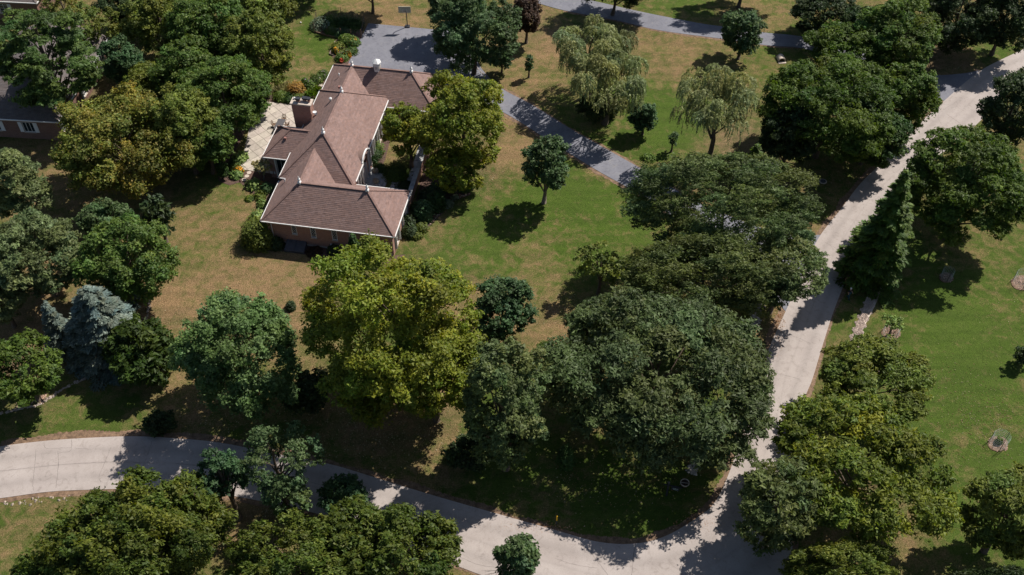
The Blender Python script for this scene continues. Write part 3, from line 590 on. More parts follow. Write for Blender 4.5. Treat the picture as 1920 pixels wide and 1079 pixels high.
for y, z, k in ((17.5, 6.2, 0), (17.9, 5.6, 1), (17.55, 5.2, 0)):
    g = MB(); g.tube([(cx1+.1, y, z-.3), (cx1+.4, y, z-.1), (cx1+.45, y, z+.1)], [.03]*3, 5); g.lathe((cx1+.5, y, z+.02), [(.02, 0), (.18, .05), (.26, .13), (.24, .14), (.02, .07)], 10)
    g.build('satellite_dish', M['darkgrey'] if k else M['white'], chim)
# roof pipes and vents
def roofz(u, v): return EM+PM*(u-MU0)
for x, y, z, r, m_ in ((3.35, 19.2, EM+PM*3.28, .16, 'white'), (1.6, 8.9, EH+PT*1.6, .1, 'white'), (1.2, 6.0, EH+PT*1.2, .09, 'white'), (2.3, 26.2, EH+PT*2.3, .09, 'white')):
    g = MB(); g.lathe((x, y, z-.1), [(r*.7, 0), (r*.7, .38), (r*1.3, .40), (r*1.3, .55), (r*.3, .68)], 8); g.build('roof_vent', M[m_], house)
for x, y, z in ((3.9, 17.6-.1+4.0, EM+PM*3.83), (3.0, 28.7, EH+PT*2.37), (-.9, 13.0, EH+PT*2.0), (2.6, 9.6, EH+PT*2.6)):
    g = MB(); g.box((x, y, z+.1), (.28, .28, .3)); g.build('roof_vent', M['vent'], house)
# entrance: arched white portico
po = house; ue = MU1-in_
g = MB()
for v in (11.15, 13.85): g.tube([(ue+.3, v, .45), (ue+.3, v, 3.95)], [.15, .13], 10); g.box((ue+.3, v, 4.0), (.36, .36, .16)); g.box((ue+.3, v, .5), (.36, .36, .12))
g.build('portico_column', M['white'], house)
def vault(x0, x1, r0, r1, name, mat):
    g = MB(); N_ = 14; V = []; F = []
    for i in range(N_+1):
        a = math.pi*i/N_
        for x, q in ((x0, r0), (x1, r0), (x1, r1), (x0, r1)): V.append((x, 12.5-math.cos(a)*(1.25+q), 4.2+math.sin(a)*(.75+q)))
    for i in range(N_):
        for k in range(4): F.append((4*i+k, 4*(i+1)+k, 4*(i+1)+(k+1) % 4, 4*i+(k+1) % 4))
    F += [(0, 1, 2, 3), (4*N_+3, 4*N_+2, 4*N_+1, 4*N_)]; g.add(V, F); g.build(name, mat, house)
vault(MU1-.1, MU1+.08, 0, .15, 'portico_arch', M['white']); vault(MU1-1.0, MU1-.1, -.02, .07, 'portico_roof', M['rooftone'])
for v in (11.15, 13.85): g = MB(); g.lathe((ue+.4, v, 4.1), [(.12, 0), (.16, .1), (.06, .18), (.15, .36), (.05, .5), (.01, .62)], 8); g.build('portico_urn', M['white'], house)
# curved steps
for i, (r0, r1, z) in enumerate(((0, 1.5, .45), (1.5, 1.95, .34), (1.95, 2.4, .23), (2.4, 2.85, .12))):
    V = []; F = []; N_ = 14
    for k in range(N_+1):
        a = -math.pi/2+math.pi*k/N_
        for r in (max(r0, .01), r1):
            for zz in (z, 0): V.append((ue+.12+r*math.cos(a)*.9, 12.5+r*math.sin(a), zz))
    for k in range(N_):
        a, b = 4*k, 4*k+4; F += [(a, a+2, b+2, b), (a+2, a+3, b+3, b+2)]
    t = .9+.1*RNG.random(); mk('step', V, F, M['flag'], house, tint=np.full((len(V), 3), t))

# courtyard: brick wall with stone cap, flagstone walk
cw = empty('courtyard_wall', UVW(15.35, 14.5), HA, 'low brick courtyard wall with grey stone coping beside the east garden bed', 'wall')
g = MB(); g.box((0, 0, .75), (.4, 13.2, 1.5)); g.build('wall', M['brick'], cw)
for i in range(12): g = MB(); g.box((0, -6.05+i*1.1, 1.55), (.56, 1.07, .1)); t = .85+.3*RNG.random(); g.T[-1] = g.T[-1]*t; g.build('coping_stone', M['flag'], cw, tinted=True)
for y in (-6.7, 6.75): g = MB(); g.box((0, y, .95), (.62, .62, 1.9)); q = g.build('pier', M['brick'], cw); g = MB(); g.box((0, y, 1.96), (.74, .74, .12)); g.lathe((0, y, 2.02), [(.1, 0), (.22, .12), (.24, .24), (.14, .4), (.02, .45)], 10); g.build('pier_cap', M['cement'], q)
walk = empty('garden_walk', UVW(12, 13), HA, 'grey flagstone walk crossing the courtyard', None, kind='structure')
def flags(x0, x1, y0, y1, nx, ny):
    for i in range(nx):
        for j in range(ny):
            w_, d_ = (x1-x0)/nx, (y1-y0)/ny; g = MB(); t = .7+.5*RNG.random(); jx, jy = RNG.uniform(-.02, .02, 2)
            g.box((x0+w_*(i+.5)+jx-12, y0+d_*(j+.5)+jy-13, .03), (w_-.05, d_-.05, .06), RNG.uniform(-.02, .02), (t, t, t)); g.build('flagstone', M['flag'], walk, tinted=True)
flags(12.2, 14.8, 11.8, 13.3, 4, 2); flags(14.0, 15.1, 13.3, 20.8, 1, 7); flags(9.6, 12.2, 13.1, 13.4, 0, 0)

# ---------------------------------------------------------------- patio
patio = empty('patio', (*UVW(-6.5, 18.5)[:2], 0), HA, 'pinkish square paver patio laid on the diagonal behind the chimney', None, kind='structure')
PC = np.array([-6.5, 18.5]); pat = [(-7.6, 12.2), (-3.2, 12.0), (-2.95, 17.3), (.2, 17.5), (.2, 18.4), (-2.0, 20.5), (-2.2, 26.2), (-8.6, 26.4), (-9.4, 24.8), (-8.4, 21.0), (-8.6, 17.0), (-8.0, 14.0)]
def inpoly(p, poly):
    c = False; n_ = len(poly)
    for i in range(n_):
        a, b = poly[i], poly[i-1]
        if (a[1] > p[1]) != (b[1] > p[1]) and p[0] < (b[0]-a[0])*(p[1]-a[1])/(b[1]-a[1])+a[0]: c = not c
    return c
pp = [(-7.55, 12.25), (-3.0, 12.1), (-1.9, 17.15), (-1.6, 25.9), (-8.6, 26.2), (-9.0, 20.0)]
g = MB(); g.prism([(a-PC[0], b-PC[1]) for a, b in pp], -.05, .03); g.build('joint_bed', M['joint'], patio)
ca, sa = math.cos(math.radians(52)), math.sin(math.radians(52)); S_ = 1.22
for i in range(-12, 13):
    for j in range(-12, 13):
        sq = [np.array([ca*(i*S_+a)-sa*(j*S_+b), sa*(i*S_+a)+ca*(j*S_+b)])+PC for a, b in ((.02, .02), (S_-.02, .02), (S_-.02, S_-.02), (.02, S_-.02))]
        poly = sq
        for k in range(len(pp)):   # clip to the convex outline
            a, b = np.array(pp[k]), np.array(pp[(k+1) % len(pp)]); nn = np.array([-(b-a)[1], (b-a)[0]]); out = []
            for m_ in range(len(poly)):
                p, q = poly[m_], poly[(m_+1) % len(poly)]; dp, dq = (p-a)@nn, (q-a)@nn
                if dp >= 0: out.append(p)
                if dp*dq < 0: out.append(p+(q-p)*dp/(dp-dq))
            poly = out
            if len(poly) < 3: break
        if len(poly) >= 3:
            c_ = np.mean(poly, 0)
            g = MB(); t = .86+.26*RNG.random(); g.prism([tuple(np.array(p)-PC) for p in poly], .0, .05+RNG.random()*.008, (t, t*(.97+.05*RNG.random()), t*.98)); g.build('paver', M['paver'], patio, tinted=True)

# patio furniture
tb = G(526, 241)  # under the table
tbl = empty('patio_table', tb, HA-.35+.35, 'long slate topped dining table on the patio beside the chimney', 'table')
tbl.rotation_euler = (0, 0, HA)
g = MB(); g.box((0, 0, .73), (1.0, 2.1, .05)); g.build('table_top', M['tabletop'], tbl)
for x in (-.42, .42):
    for y in (-.92, .92): g = MB(); g.bar((x, y, 0), (x, y, .7), .07); g.build('leg', M['wood'], tbl)
g = MB(); g.bar((-.42, -.9, .66), (-.42, .9, .66), .04, .08); g.bar((.42, -.9, .66), (.42, .9, .66), .04, .08); g.build('apron', M['wood'], tbl)
def chair(loc, rz_, label):
    c = empty('patio_chair', loc, rz_, label, 'chair', 'chairs round the patio table')
    g = MB(); g.box((0, 0, .44), (.5, .48, .04)); g.build('seat', M['wood'], c)
    g = MB(); g.bar((-.23, .23, .44), (-.23, .33, .95), .04); g.bar((.23, .23, .44), (.23, .33, .95), .04); g.bar((-.23, .33, .93), (.23, .33, .93), .04)
    for k in range(5): x = -.16+k*.08; g.bar((x, .24, .46), (x, .33, .92), .03, .015)
    g.build('backrest', M['wood'], c)
    for x in (-.22, .22):
        for y in (-.21, .21): g = MB(); g.bar((x, y, 0), (x, y, .42), .04); g.build('leg', M['wood'], c)
    for x in (-.25, .25): g = MB(); g.bar((x, -.2, .64), (x, .27, .66), .05, .03); g.bar((x, -.19, .44), (x, -.19, .64), .04); g.build('armrest', M['wood'], c)
def lc(o, x, y):
    a = o.rotation_euler[2]; return np.array([o.location[0]+x*math.cos(a)-y*math.sin(a), o.location[1]+x*math.sin(a)+y*math.cos(a), 0])
chair(lc(tbl, .05, 1.55), HA, 'wooden armchair at the far end of the patio table')
chair(lc(tbl, -.85, .15), HA+math.pi/2, 'wooden armchair on the left side of the patio table')
chair(lc(tbl, .85, .35), HA-math.pi/2, 'far wooden armchair on the chimney side of the patio table')
chair(lc(tbl, .85, -.55), HA-math.pi/2, 'near wooden armchair on the chimney side of the patio table')
chair(lc(tbl, 0, -1.45), HA+math.pi, 'wooden armchair at the near end of the patio table')

#@@NEIGHBOUR
# ---------------------------------------------------------------- neighbouring house, top left
NA = math.atan2(108.58-109.24, -58.54+66.17)
nb = empty('neighbour_house', (-58.54, 108.58, 0), NA, 'dark roofed brown brick house behind the tall pine at upper left', 'house')
def NB(x, y, z): return (x, y, z)
W1, D1, nh1, np_ = 26., 13., 3.4, .52
hr = D1/2; zr = nh1+np_*hr
roof(nb, [[(-W1, 0, nh1), (0, 0, nh1), (-hr, hr, zr), (-W1, hr, zr)], [(0, 0, nh1), (0, 19, nh1), (-hr, 19, zr), (-hr, hr, zr)], [(-hr-hr, 19, nh1), (-hr*2, D1, nh1), (-hr, hr, zr), (-hr, 19, zr)], [(-D1, D1, nh1), (-W1, D1, nh1), (-W1, hr, zr), (-hr, hr, zr)]],
     [((0, 0, nh1), (-hr, hr, zr)), ((-hr, hr, zr), (-W1, hr, zr)), ((-hr, hr, zr), (-hr, 19, zr))], M['shingle_grey'])
def gut(par, segs, z):
    for a, b in segs:
        g = MB(); g.bar((*a, z-.06), (*b, z-.06), .14, .14); g.build('gutter', M['white'], par)
gut(nb, [((-W1, -.05), (.05, -.05)), ((.05, 0), (.05, 19))], nh1)
hs_ = [(W1-9.3-.4, W1-8.0-.4, 1.1, 2.7), (W1-4.9-.4, W1-3.4-.4, 1.1, 2.7), (W1-14-.4, W1-12.6-.4, 1.1, 2.7)]
at = wall((-W1, .4), (-.4, .4), 0, nh1, hs_, M['brick_dark'], parent=nb)
for h in hs_: window(at, h, parent=nb, style='none', shutters=.5, mull=2)
hs_ = [(.6, 2.2, .8, 2.8), (8, 9.2, .8, 2.8), (13.5, 14.4, .4, 2.8), (15, 15.9, .4, 2.8)]
at = wall((-.4, .4), (-.4, 19), 0, nh1, hs_, M['brick_dark'], parent=nb)
for h in hs_: window(at, h, parent=nb, style='grid', shutters=.4)
g = MB(); g.box((-11.6, 2.6, nh1+np_*2.6+.05), (1.5, 1.8, .25)); sk = g.build('skylight', M['white'], nb); g = MB(); g.box((-11.6, 2.6, nh1+np_*2.6+.16), (1.25, 1.5, .08)); g.build('pane', M['glass'], sk)
# its far wing
fwg = G(68, 6, 3.4); ax = fwg-np.array([-58.54, 108.58, 0]); c_, s_ = math.cos(-NA), math.sin(-NA); fx, fy = ax[0]*c_-ax[1]*s_, ax[0]*s_+ax[1]*c_
roof(nb, [[(fx-16, fy, nh1), (fx, fy, nh1), (fx-4, fy+4, nh1+2.1), (fx-16, fy+4, nh1+2.1)], [(fx, fy, nh1), (fx, fy+8, nh1), (fx-4, fy+4, nh1+2.1)]], [((fx, fy, nh1), (fx-4, fy+4, nh1+2.1))], M['shingle_grey'])
gut(nb, [((fx-16, fy-.05), (fx+.05, fy-.05)), ((fx+.05, fy), (fx+.05, fy+8))], nh1)
hs_ = [(16-5.9-.4, 16-4.5-.4, 1.1, 2.7)]
at = wall((fx-16, fy+.4), (fx-.4, fy+.4), 0, nh1-.01, hs_, M['brick_dark'], parent=nb); window(at, hs_[0], parent=nb, style='grid', shutters=.5, mull=1)
wall((fx-.4, fy+.4), (fx-.4, fy+8), 0, nh1-.01, [], M['brick_dark'], parent=nb)

# ---------------------------------------------------------------- vegetation
def leaves(C, N, size, asp=1.5, droop=None, along=None, rng=RNG, fold=.18):
    """folded leaf sprays at C with normals N"""
    n = len(C); N = N/(np.linalg.norm(N, axis=1)[:, None]+1e-9)
    A = along if along is not None else np.cross(N, rng.normal(size=(n, 3)))
    A = A/(np.linalg.norm(A, axis=1)[:, None]+1e-9); B = np.cross(N, A); B /= np.linalg.norm(B, axis=1)[:, None]+1e-9
    s = (size*.92*(.6+.8*rng.random(n)))[:, None]
    a = A*s*asp/2; b = B*s/2; f = N*s*fold
    sk = (rng.random(n)[:, None]-.5)*.7
    return np.stack([C-a*1.1-b*.75, C-a*.6*sk+b*1.35+f, C+a*1.15-b*.55], 1)
def unit(v): return v/(np.linalg.norm(v, axis=-1, keepdims=True)+1e-9)
KIND = {  # lobe radius (share of crown), lobe count factor, leaf size, cover, flatness, aspect, filled outward share
 'maple':  dict(lobe=.26, nf=1.1, leaf=.21, cov=2.3, flat=.78, asp=1.3, open=.0),
 'oak':    dict(lobe=.24, nf=1.05, leaf=.21, cov=2.1, flat=.75, asp=1.7, open=.08),
 'locust': dict(lobe=.21, nf=1.35, leaf=.155, cov=1.6, flat=.45, asp=2.4, open=.05, ns=26, ss=.72),
 'airy':   dict(lobe=.22, nf=.85, leaf=.20, cov=1.45, flat=.7, asp=1.4, open=.35, loose=.12),
 'walnut': dict(lobe=.23, nf=1.15, leaf=.20, cov=2.0, flat=.70, asp=1.6, open=.16, loose=.14),
 'pine':   dict(lobe=.25, nf=1.35, leaf=.19, cov=2.0, flat=.34, asp=2.6, open=.24, loose=.04),
 'yew':    dict(lobe=.24, nf=1.3, leaf=.26, cov=2.6, flat=.9, asp=2.6, open=.0),
 'shrub':  dict(lobe=.36, nf=1.0, leaf=.17, cov=2.8, flat=.8, asp=1.4, open=.0),
}
PAL = {  # base, accent, share of accent
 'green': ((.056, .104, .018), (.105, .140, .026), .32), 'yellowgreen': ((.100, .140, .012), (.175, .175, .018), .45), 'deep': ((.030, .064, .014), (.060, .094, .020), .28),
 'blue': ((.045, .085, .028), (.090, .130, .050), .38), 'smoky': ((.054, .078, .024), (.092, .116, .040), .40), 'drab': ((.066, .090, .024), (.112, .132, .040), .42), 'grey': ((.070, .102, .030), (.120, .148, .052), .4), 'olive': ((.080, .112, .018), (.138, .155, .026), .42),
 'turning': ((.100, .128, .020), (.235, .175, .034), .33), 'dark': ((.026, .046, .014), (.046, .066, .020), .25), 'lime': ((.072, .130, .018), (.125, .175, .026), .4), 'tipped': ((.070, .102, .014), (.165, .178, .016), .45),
 'willow': ((.165, .195, .075), (.26, .275, .135), .45), 'spruce': ((.092, .122, .098), (.165, .200, .168), .45), 'yew': ((.024, .046, .006), (.050, .075, .008), .3),
 'moss': ((.050, .090, .012), (.088, .122, .018), .36), 'purple': ((.045, .026, .018), (.07, .04, .022), .4), 'pine': ((.048, .088, .020), (.092, .134, .030), .38), 'hickory': ((.046, .074, .009), (.098, .112, .015), .38), 'pale': ((.092, .125, .044), (.150, .178, .070), .42), 'cool': ((.062, .112, .030), (.105, .158, .054), .4), 'teal': ((.036, .076, .026), (.066, .112, .044), .35),
 'hosta': ((.13, .20, .05), (.24, .30, .09), .4), 'orange': ((.15, .10, .022), (.27, .15, .032), .5), 'sage': ((.10, .13, .075), (.16, .18, .11), .4), 'gold': ((.50, .24, .012), (.62, .33, .015), .5), 'tan': ((.20, .19, .075), (.30, .26, .12), .4)}
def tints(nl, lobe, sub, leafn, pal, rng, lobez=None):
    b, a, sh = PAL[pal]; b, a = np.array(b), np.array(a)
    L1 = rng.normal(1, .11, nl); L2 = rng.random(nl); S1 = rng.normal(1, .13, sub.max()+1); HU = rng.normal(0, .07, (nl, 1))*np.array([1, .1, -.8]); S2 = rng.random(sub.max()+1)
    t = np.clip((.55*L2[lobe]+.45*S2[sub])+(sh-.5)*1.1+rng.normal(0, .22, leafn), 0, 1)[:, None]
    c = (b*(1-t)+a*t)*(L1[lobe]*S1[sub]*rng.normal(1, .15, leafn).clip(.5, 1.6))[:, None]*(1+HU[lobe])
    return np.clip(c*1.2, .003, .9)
def crown_lobes(rng, r, k, K):
    lr = max(K['lobe']*r, min(.9, r*.42)); lr = min(lr, 1.9+.02*r)
    nl = int(K['nf']*(3.1*(r/lr)**2*((k+1)/2)*.75+4)); nl = max(5, min(nl, 170))
    i = np.arange(int(nl*1.45)+2)+.5; ph = np.arccos(1-2*i/len(i)); thh = math.pi*(1+5**.5)*i+rng.random()*6
    d = np.stack([np.cos(thh)*np.sin(ph), np.sin(thh)*np.sin(ph), np.cos(ph)], 1); d = unit(d+rng.normal(0, .16, d.shape)); d = d[d[:, 2] > -.80]
    ang = np.arctan2(d[:, 1], d[:, 0]); lump = 1+.10*np.sin(ang*2+rng.random()*6)+.09*np.sin(ang*3+rng.random()*6)+.07*np.sin(ang*5+rng.random()*6)
    q = rng.random(len(d)); rad = np.clip((1-lr/r*.72)*lump*(.88+.22*q), .25, 1-.50*lr/r)
    rad = np.where(rng.random(len(d)) < .16, rad*.62, rad)
    c = d*rad[:, None]*np.array([r, r, r*k])
    keep = rng.random(len(c)) > K['open']; c, d = c[keep], d[keep]
    L = lr*(.62+.62*rng.random(len(c)))
    return c, d, L
def crown(rng, r, k, K, pal, dens=1., leaf=None, coned=0.):
    c, d, L = crown_lobes(rng, r, k, K)
    if coned:   # narrow towards the top
        t = np.clip((c[:, 2]/(r*k)+1)/2, 0, 1); w = 1-coned*t**1.1; c[:, :2] *= w[:, None]; L = L*(.45+.55*w)
    nl = len(c); ns = (K.get('ns', 11)) if r > 1.5 else 6; flat = np.array([1, 1, K['flat']])
    lob = np.repeat(np.arange(nl), ns)
    sdn = unit(d[lob]*.55+np.array([0, 0, .38])+unit(rng.normal(size=(nl*ns, 3)))*1.0)
    sc_ = c[lob]+sdn*(L[lob]*(.35+.75*rng.random(nl*ns)))[:, None]*flat; sr = L[lob]*(.20+.24*rng.random(nl*ns))*K.get('ss', 1.)
    lf = leaf or K['leaf']; n = int(.80*dens*K['cov']*np.sum(4*math.pi*sr**2)*.50/(lf*lf*.5*K['asp'])); n = min(n, 80000)
    w = sr**2; w /= w.sum(); s = rng.choice(nl*ns, n, p=w)
    ld = rng.normal(size=(n, 3))*.62+sdn[s]*.25; ln = np.linalg.norm(ld, axis=1)[:, None]; ld *= np.minimum(1, 1.45/ln)
    ax = (rng.random(n)*1.15)[:, None]*sdn[s]       # sprays stretch outwards along their twig
    p = sc_[s]+(ld*.8+ax*.75)*sr[s][:, None]*flat
    loose = rng.random(n) < K.get('loose', .18); ll = lob[s]      # loose foliage that fills and feathers the clumps
    p2 = c[ll]+unit(rng.normal(size=(n, 3))+d[ll]*.5)*(L[ll]*(.35+.95*rng.random(n)**.8))[:, None]*flat; p = np.where(loose[:, None], p2, p)
    N = unit(unit(ld)*.42+sdn[s]*.22+np.array([0, 0, .62])+rng.normal(0, .50, (n, 3)))
    Q = leaves(p, N, lf, K['asp'], rng=rng)
    return Q, tints(nl, lob[s], s, n, pal, rng), c, L
def limbs(b, rng, base, top, centers, r0, nmax, bend=.12):
    """trunk with limbs that run to the clumps of the crown"""
    H_ = top[2]-base[2]; pts = []; rad = []
    for t in np.linspace(0, 1, 7):
        pts.append(base*(1-t)+top*t+np.array([math.sin(t*4+1), math.cos(t*3), 0])*bend*t*(1-t)*2); rad.append(r0*(1-.72*t)*(1.35 if t == 0 else 1))
    b.tube(pts, rad, 8)
    idx = rng.permutation(len(centers))[:nmax]
    for i in idx:
        c = np.array(centers[i]); f = np.clip((c[2]-base[2])/max(H_, .1)-.28-.15*rng.random(), .22, .92); s = base*(1-f)+top*f
        m_ = (s+c)/2+np.array([0, 0, .10*np.linalg.norm(c-s)])+rng.normal(0, .15, 3)
        rr = r0*(1-.72*f)*.5; b.tube([s, s*.6+m_*.4+rng.normal(0, .05, 3), m_, c*.75+m_*.25, c], [rr, rr*.85, rr*.6, rr*.36, rr*.15], 5)
SEED = [100]
PLACE_EY = [1.]
def place(cx, cy, hw, hh, clear, coned=0):
    """crown centre and radii in metres from its outline in the survey photograph"""
    zc = 5.
    for _ in range(6):
        P = G(cx, cy, zc); s = FPX/depth(P); r = hw/s
        v = P-np.array([0, 0, CAMH]); el = math.atan2(-v[2], math.hypot(v[0], v[1])); Q = hh/hw
        se, ce = math.sin(el), math.cos(el); k = min(math.sqrt(max(Q*Q-se*se, .0))/ce, 2.6); ey = 1.
        if k < .55: k = .55; ey = min(1, max(.5, math.sqrt(max(Q*Q-(k*ce)**2, .05))/se))
        zc = clear+r*k
    PLACE_EY[0] = ey; return P, r, k
def add_tree(kind, cx, cy, hw, hh, clear, pal, label, name='tree', category='tree', group=None, dens=1., leaf=None, coned=0., bark='bark', limbn=None, trunk=True):
    SEED[0] += 1; rng = np.random.default_rng(SEED[0]); K = KIND[kind]
    P, r, k = place(cx, cy, hw, hh, clear)
    r *= .94
    root = empty(name, (P[0], P[1], 0), 0, label, category, group)
    Q, T, c, L_ = crown(rng, r, k, K, pal, dens, leaf, coned)
    Q[:, :, 1] *= PLACE_EY[0]; c[:, 1] *= PLACE_EY[0]
    z0 = P[2]; Q[:, :, 2] += z0; low = Q[:, :, 2] < .03; Q[:, :, 2] = np.where(low, .03+.1*rng.random(Q.shape[:2]), Q[:, :, 2])
    mk('crown', Q.reshape(-1, 3), np.arange(len(Q)*3).reshape(-1, 3), M['leaf'], root, tint=np.repeat(T, 3, 0))
    if trunk:
        b = MB(); cc = c.copy(); cc[:, 2] += z0; off_ = rng.normal(0, .06*r, 2)
        limbs(b, rng, np.array([*off_, -.1]), np.array([0, 0, z0+r*k*.55]), cc, min(.09+.032*(r*k+clear*.6), .48), limbn if limbn is not None else (6 if r < 2 else 16), .1*r)
        b.build('trunk', M[bark], root, smooth=True)
    return root
def plain_mesh_tree(root, Q, T, b, bark='bark'):
    mk('crown', Q.reshape(-1, 3), np.arange(len(Q)*3).reshape(-1, 3), M['leaf'], root, tint=np.repeat(T, 3, 0)); b.build('trunk', M[bark], root, smooth=True)
def conifer(cx, cy, hw, hh, pal, label, name='spruce_tree', group=None, droop=.28, leaf=.2, nb=1., ragged=.25, clear=.3, fat=.82):
    SEED[0] += 1; rng = np.random.default_rng(SEED[0]); P, r, k = place(cx, cy, hw, hh, clear); Ht = max(2*r*k, r*1.4)+clear
    root = empty(name, (P[0], P[1], 0), 0, label, 'tree', group); b = MB(); b.tube([(0, 0, -.1), (0, 0, Ht*.5), (0, 0, Ht*.97)], [.05+.022*Ht, .03+.011*Ht, .02], 7)
    C = []; Nn = []; A = []; lob = []; sub = []; nbr = int(150*nb*max(.5, r/4)**1.1*max(1, k*.6)); si = 0
    for i in range(nbr):
        t = (i+.5)/nbr; t = 1-(1-t)**.75*1.; z = clear+(Ht-clear)*t; az = i*2.39996+rng.normal(0, .2); Lb = r*1.12*(1-t)**fat*(1-ragged+2*ragged*rng.random())+.15
        if Lb < .1: continue
        dv = np.array([math.cos(az), math.sin(az), 0]); e1 = np.array([*(dv*Lb)[:2], z-Lb*droop])
        b.bar((0, 0, z), e1, .03+.01*Lb)
        m_ = int((10+Lb*34)*(.3/leaf)**.9); s = rng.random(m_)**.55; side = np.array([-dv[1], dv[0], 0])
        wd = (.14+.24*Lb*(1-s*.55)); lat = rng.uniform(-1, 1, m_)*wd
        p = np.array([0, 0, z])+dv*(s*Lb)[:, None]*1.0+side*lat[:, None]; p[:, 2] += -droop*Lb*s**1.6-.2*np.abs(lat)+rng.normal(0, .05, m_)+.06
        C.append(p); Nn.append(np.tile([0, 0, 1.], (m_, 1))+dv*.35+side*(lat*.8)[:, None]+rng.normal(0, .35, (m_, 3))); A.append(dv+side*(lat/wd*.9)[:, None]+rng.normal(0, .2, (m_, 3))+[0, 0, -.15]); lob += [i]*m_
    C = np.concatenate(C); Nn = np.concatenate(Nn); A = np.concatenate(A); lob = np.array(lob)
    Q = leaves(C, Nn, leaf, 2.0, along=A, rng=rng)
    plain_mesh_tree(root, Q, tints(lob.max()+1, lob, lob*3+rng.integers(0, 3, len(lob)), len(lob), pal, rng), b); return root
def willow(cx, cy, hw, hh, clear, label, lobes=16, group='weeping willows'):
    SEED[0] += 1; rng = np.random.default_rng(SEED[0]); P, r, k = place(cx, cy, hw, hh, clear); zc = P[2]
    root = empty('willow_tree', (P[0], P[1], 0), 0, label, 'tree', group); b = MB()
    d = unit(rng.normal(size=(lobes*2, 3))); d = d[d[:, 2] > -.25][:lobes]; c = d*np.array([r, r, r*k])*(.35+.52*rng.random(len(d)))[:, None]; Lr = r*(.13+.13*rng.random(len(d)))
    cc = c.copy(); cc[:, 2] += zc; limbs(b, rng, np.array([0, 0, -.1]), np.array([0, 0, zc+r*k*.4]), cc, .20+.03*r, 12, .2*r)
    C = []; A = []; lo = []; su = []; si = 0; ns = int(1000*(r/4)**2)
    for i in range(ns):
        j = rng.integers(len(c)); u = unit(rng.normal(size=3)+[0, 0, .55]+d[j]*.5); s0 = c[j]+u*Lr[j]*np.array([1, 1, .75]); out = unit(np.array([u[0], u[1], .05])+rng.normal(0, .2, 3)*[1, 1, 0])
        Ls = (.35+1.25*rng.random()**2.)*(1+.05*r); m_ = int(Ls*12)+2; t = np.linspace(0, 1, m_); fl = min(.55, .25*Ls)
        p = s0+out*(fl*(1-(1-t)**2))[:, None]+np.stack([0*t, 0*t, .12*t*(1-t)*4-Ls*np.maximum(t-.12, 0)], 1)+rng.normal(0, .045, (m_, 3))
        a = out*((1-t)*.9)[:, None]+np.array([0, 0, -1.])*(t*1.5+.1)[:, None]+rng.normal(0, .28, (m_, 3)); C.append(p); A.append(a); lo += [j]*m_; su += [i]*m_
    C = np.concatenate(C); A = np.concatenate(A); C[:, 2] += zc; C[:, 2] = np.maximum(C[:, 2], .2); N = unit(np.cross(A, rng.normal(size=A.shape)))+[0, 0, .7]
    Q = leaves(C, N, .10, 3.6, along=A, rng=rng)
    lo, su = np.array(lo), np.array(su); plain_mesh_tree(root, Q, tints(len(c), lo, su, len(lo), 'willow', rng), b); return root
T = add_tree
#   the garden of the brick house and its street corner
T('walnut', 742, 618, 172, 182, 1.6, 'yellowgreen', 'broad yellow green walnut tree spreading in front of the brick house', 'walnut_tree', group='walnut trees', dens=1.0)
T('walnut', 692, 728, 62, 62, 1.6, 'yellowgreen', 'lower left lobe of the broad yellow green walnut, added as a tree for cover and shadow', 'walnut_tree', group='walnut trees')  # added tree in place of a low walnut lobe, for cover and shadow
T('walnut', 812, 705, 64, 88, 1.6, 'yellowgreen', 'lower right lobe of the broad yellow green walnut, added as a tree for cover and shadow', 'walnut_tree', group='walnut trees')  # likewise added for a low walnut lobe and the shadow it casts
T('walnut', 866, 220, 92, 96, 2.0, 'yellowgreen', 'yellow green walnut tree with orange flecks shading the courtyard wall', 'walnut_tree', group='walnut trees')
T('walnut', 765, 243, 46, 56, 2., 'yellowgreen', 'slender yellow green tree inside the courtyard of the brick house', 'walnut_tree', group='walnut trees')
T('walnut', 855, 318, 62, 40, 1.5, 'yellowgreen', 'low yellow green tree east of the courtyard wall', 'walnut_tree', group='walnut trees')
T('maple', 1026, 312, 42, 56, 1.9, 'blue', 'small dark maple with bare lower trunk standing alone on the green lawn', 'maple_tree', bark='bark_pale')
T('maple', 452, 660, 116, 118, 1.8, 'cool', 'large bright green maple left of the yellow walnut', 'maple_tree', dens=1.05)
T('maple', 945, 580, 57, 60, .9, 'teal', 'small dark bluish maple right of the yellow walnut', 'maple_tree')
T('maple', 946, 762, 82, 128, 1., 'grey', 'tall grey green pear tree below the small bluish maple', 'pear_tree', dens=1.)
T('locust', 1236, 700, 212, 180, 2.4, 'smoky', 'very large fine leaved dark honey locust filling the street corner', 'locust_tree', group='honey locusts', dens=1.0, leaf=.18)
T('locust', 1362, 392, 188, 108, 3.2, 'grey', 'wide flat topped grey green honey locust over the driveway', 'locust_tree', group='honey locusts', dens=1.05)
T('locust', 1318, 528, 168, 94, 2.6, 'drab', 'thin olive honey locust through which the lane and driveway show', 'locust_tree', group='honey locusts', dens=.7)
T('locust', 1470, 500, 84, 76, 3.4, 'grey', 'open grey green locust branches over the driveway mouth', 'locust_tree', group='honey locusts', dens=.6)
T('airy', 1408, 745, 44, 70, 1.6, 'grey', 'thin small leaved tree leaning over the inner lane edge', dens=.9, leaf=.17)
T('locust', 1120, 610, 60, 60, 1.5, 'smoky', 'low locust filling the left shoulder of the great dark locust', 'locust_tree', group='honey locusts')
T('airy', 1128, 495, 44, 46, 1.8, 'olive', 'small loose olive tree at the right end of the green lawn', dens=.9)
T('maple', 575, 735, 44, 40, .6, 'dark', 'dark understory tree added to deepen the shade between the green maple and the walnut', 'maple_tree')  # added dark foliage that deepens the shade between the crowns
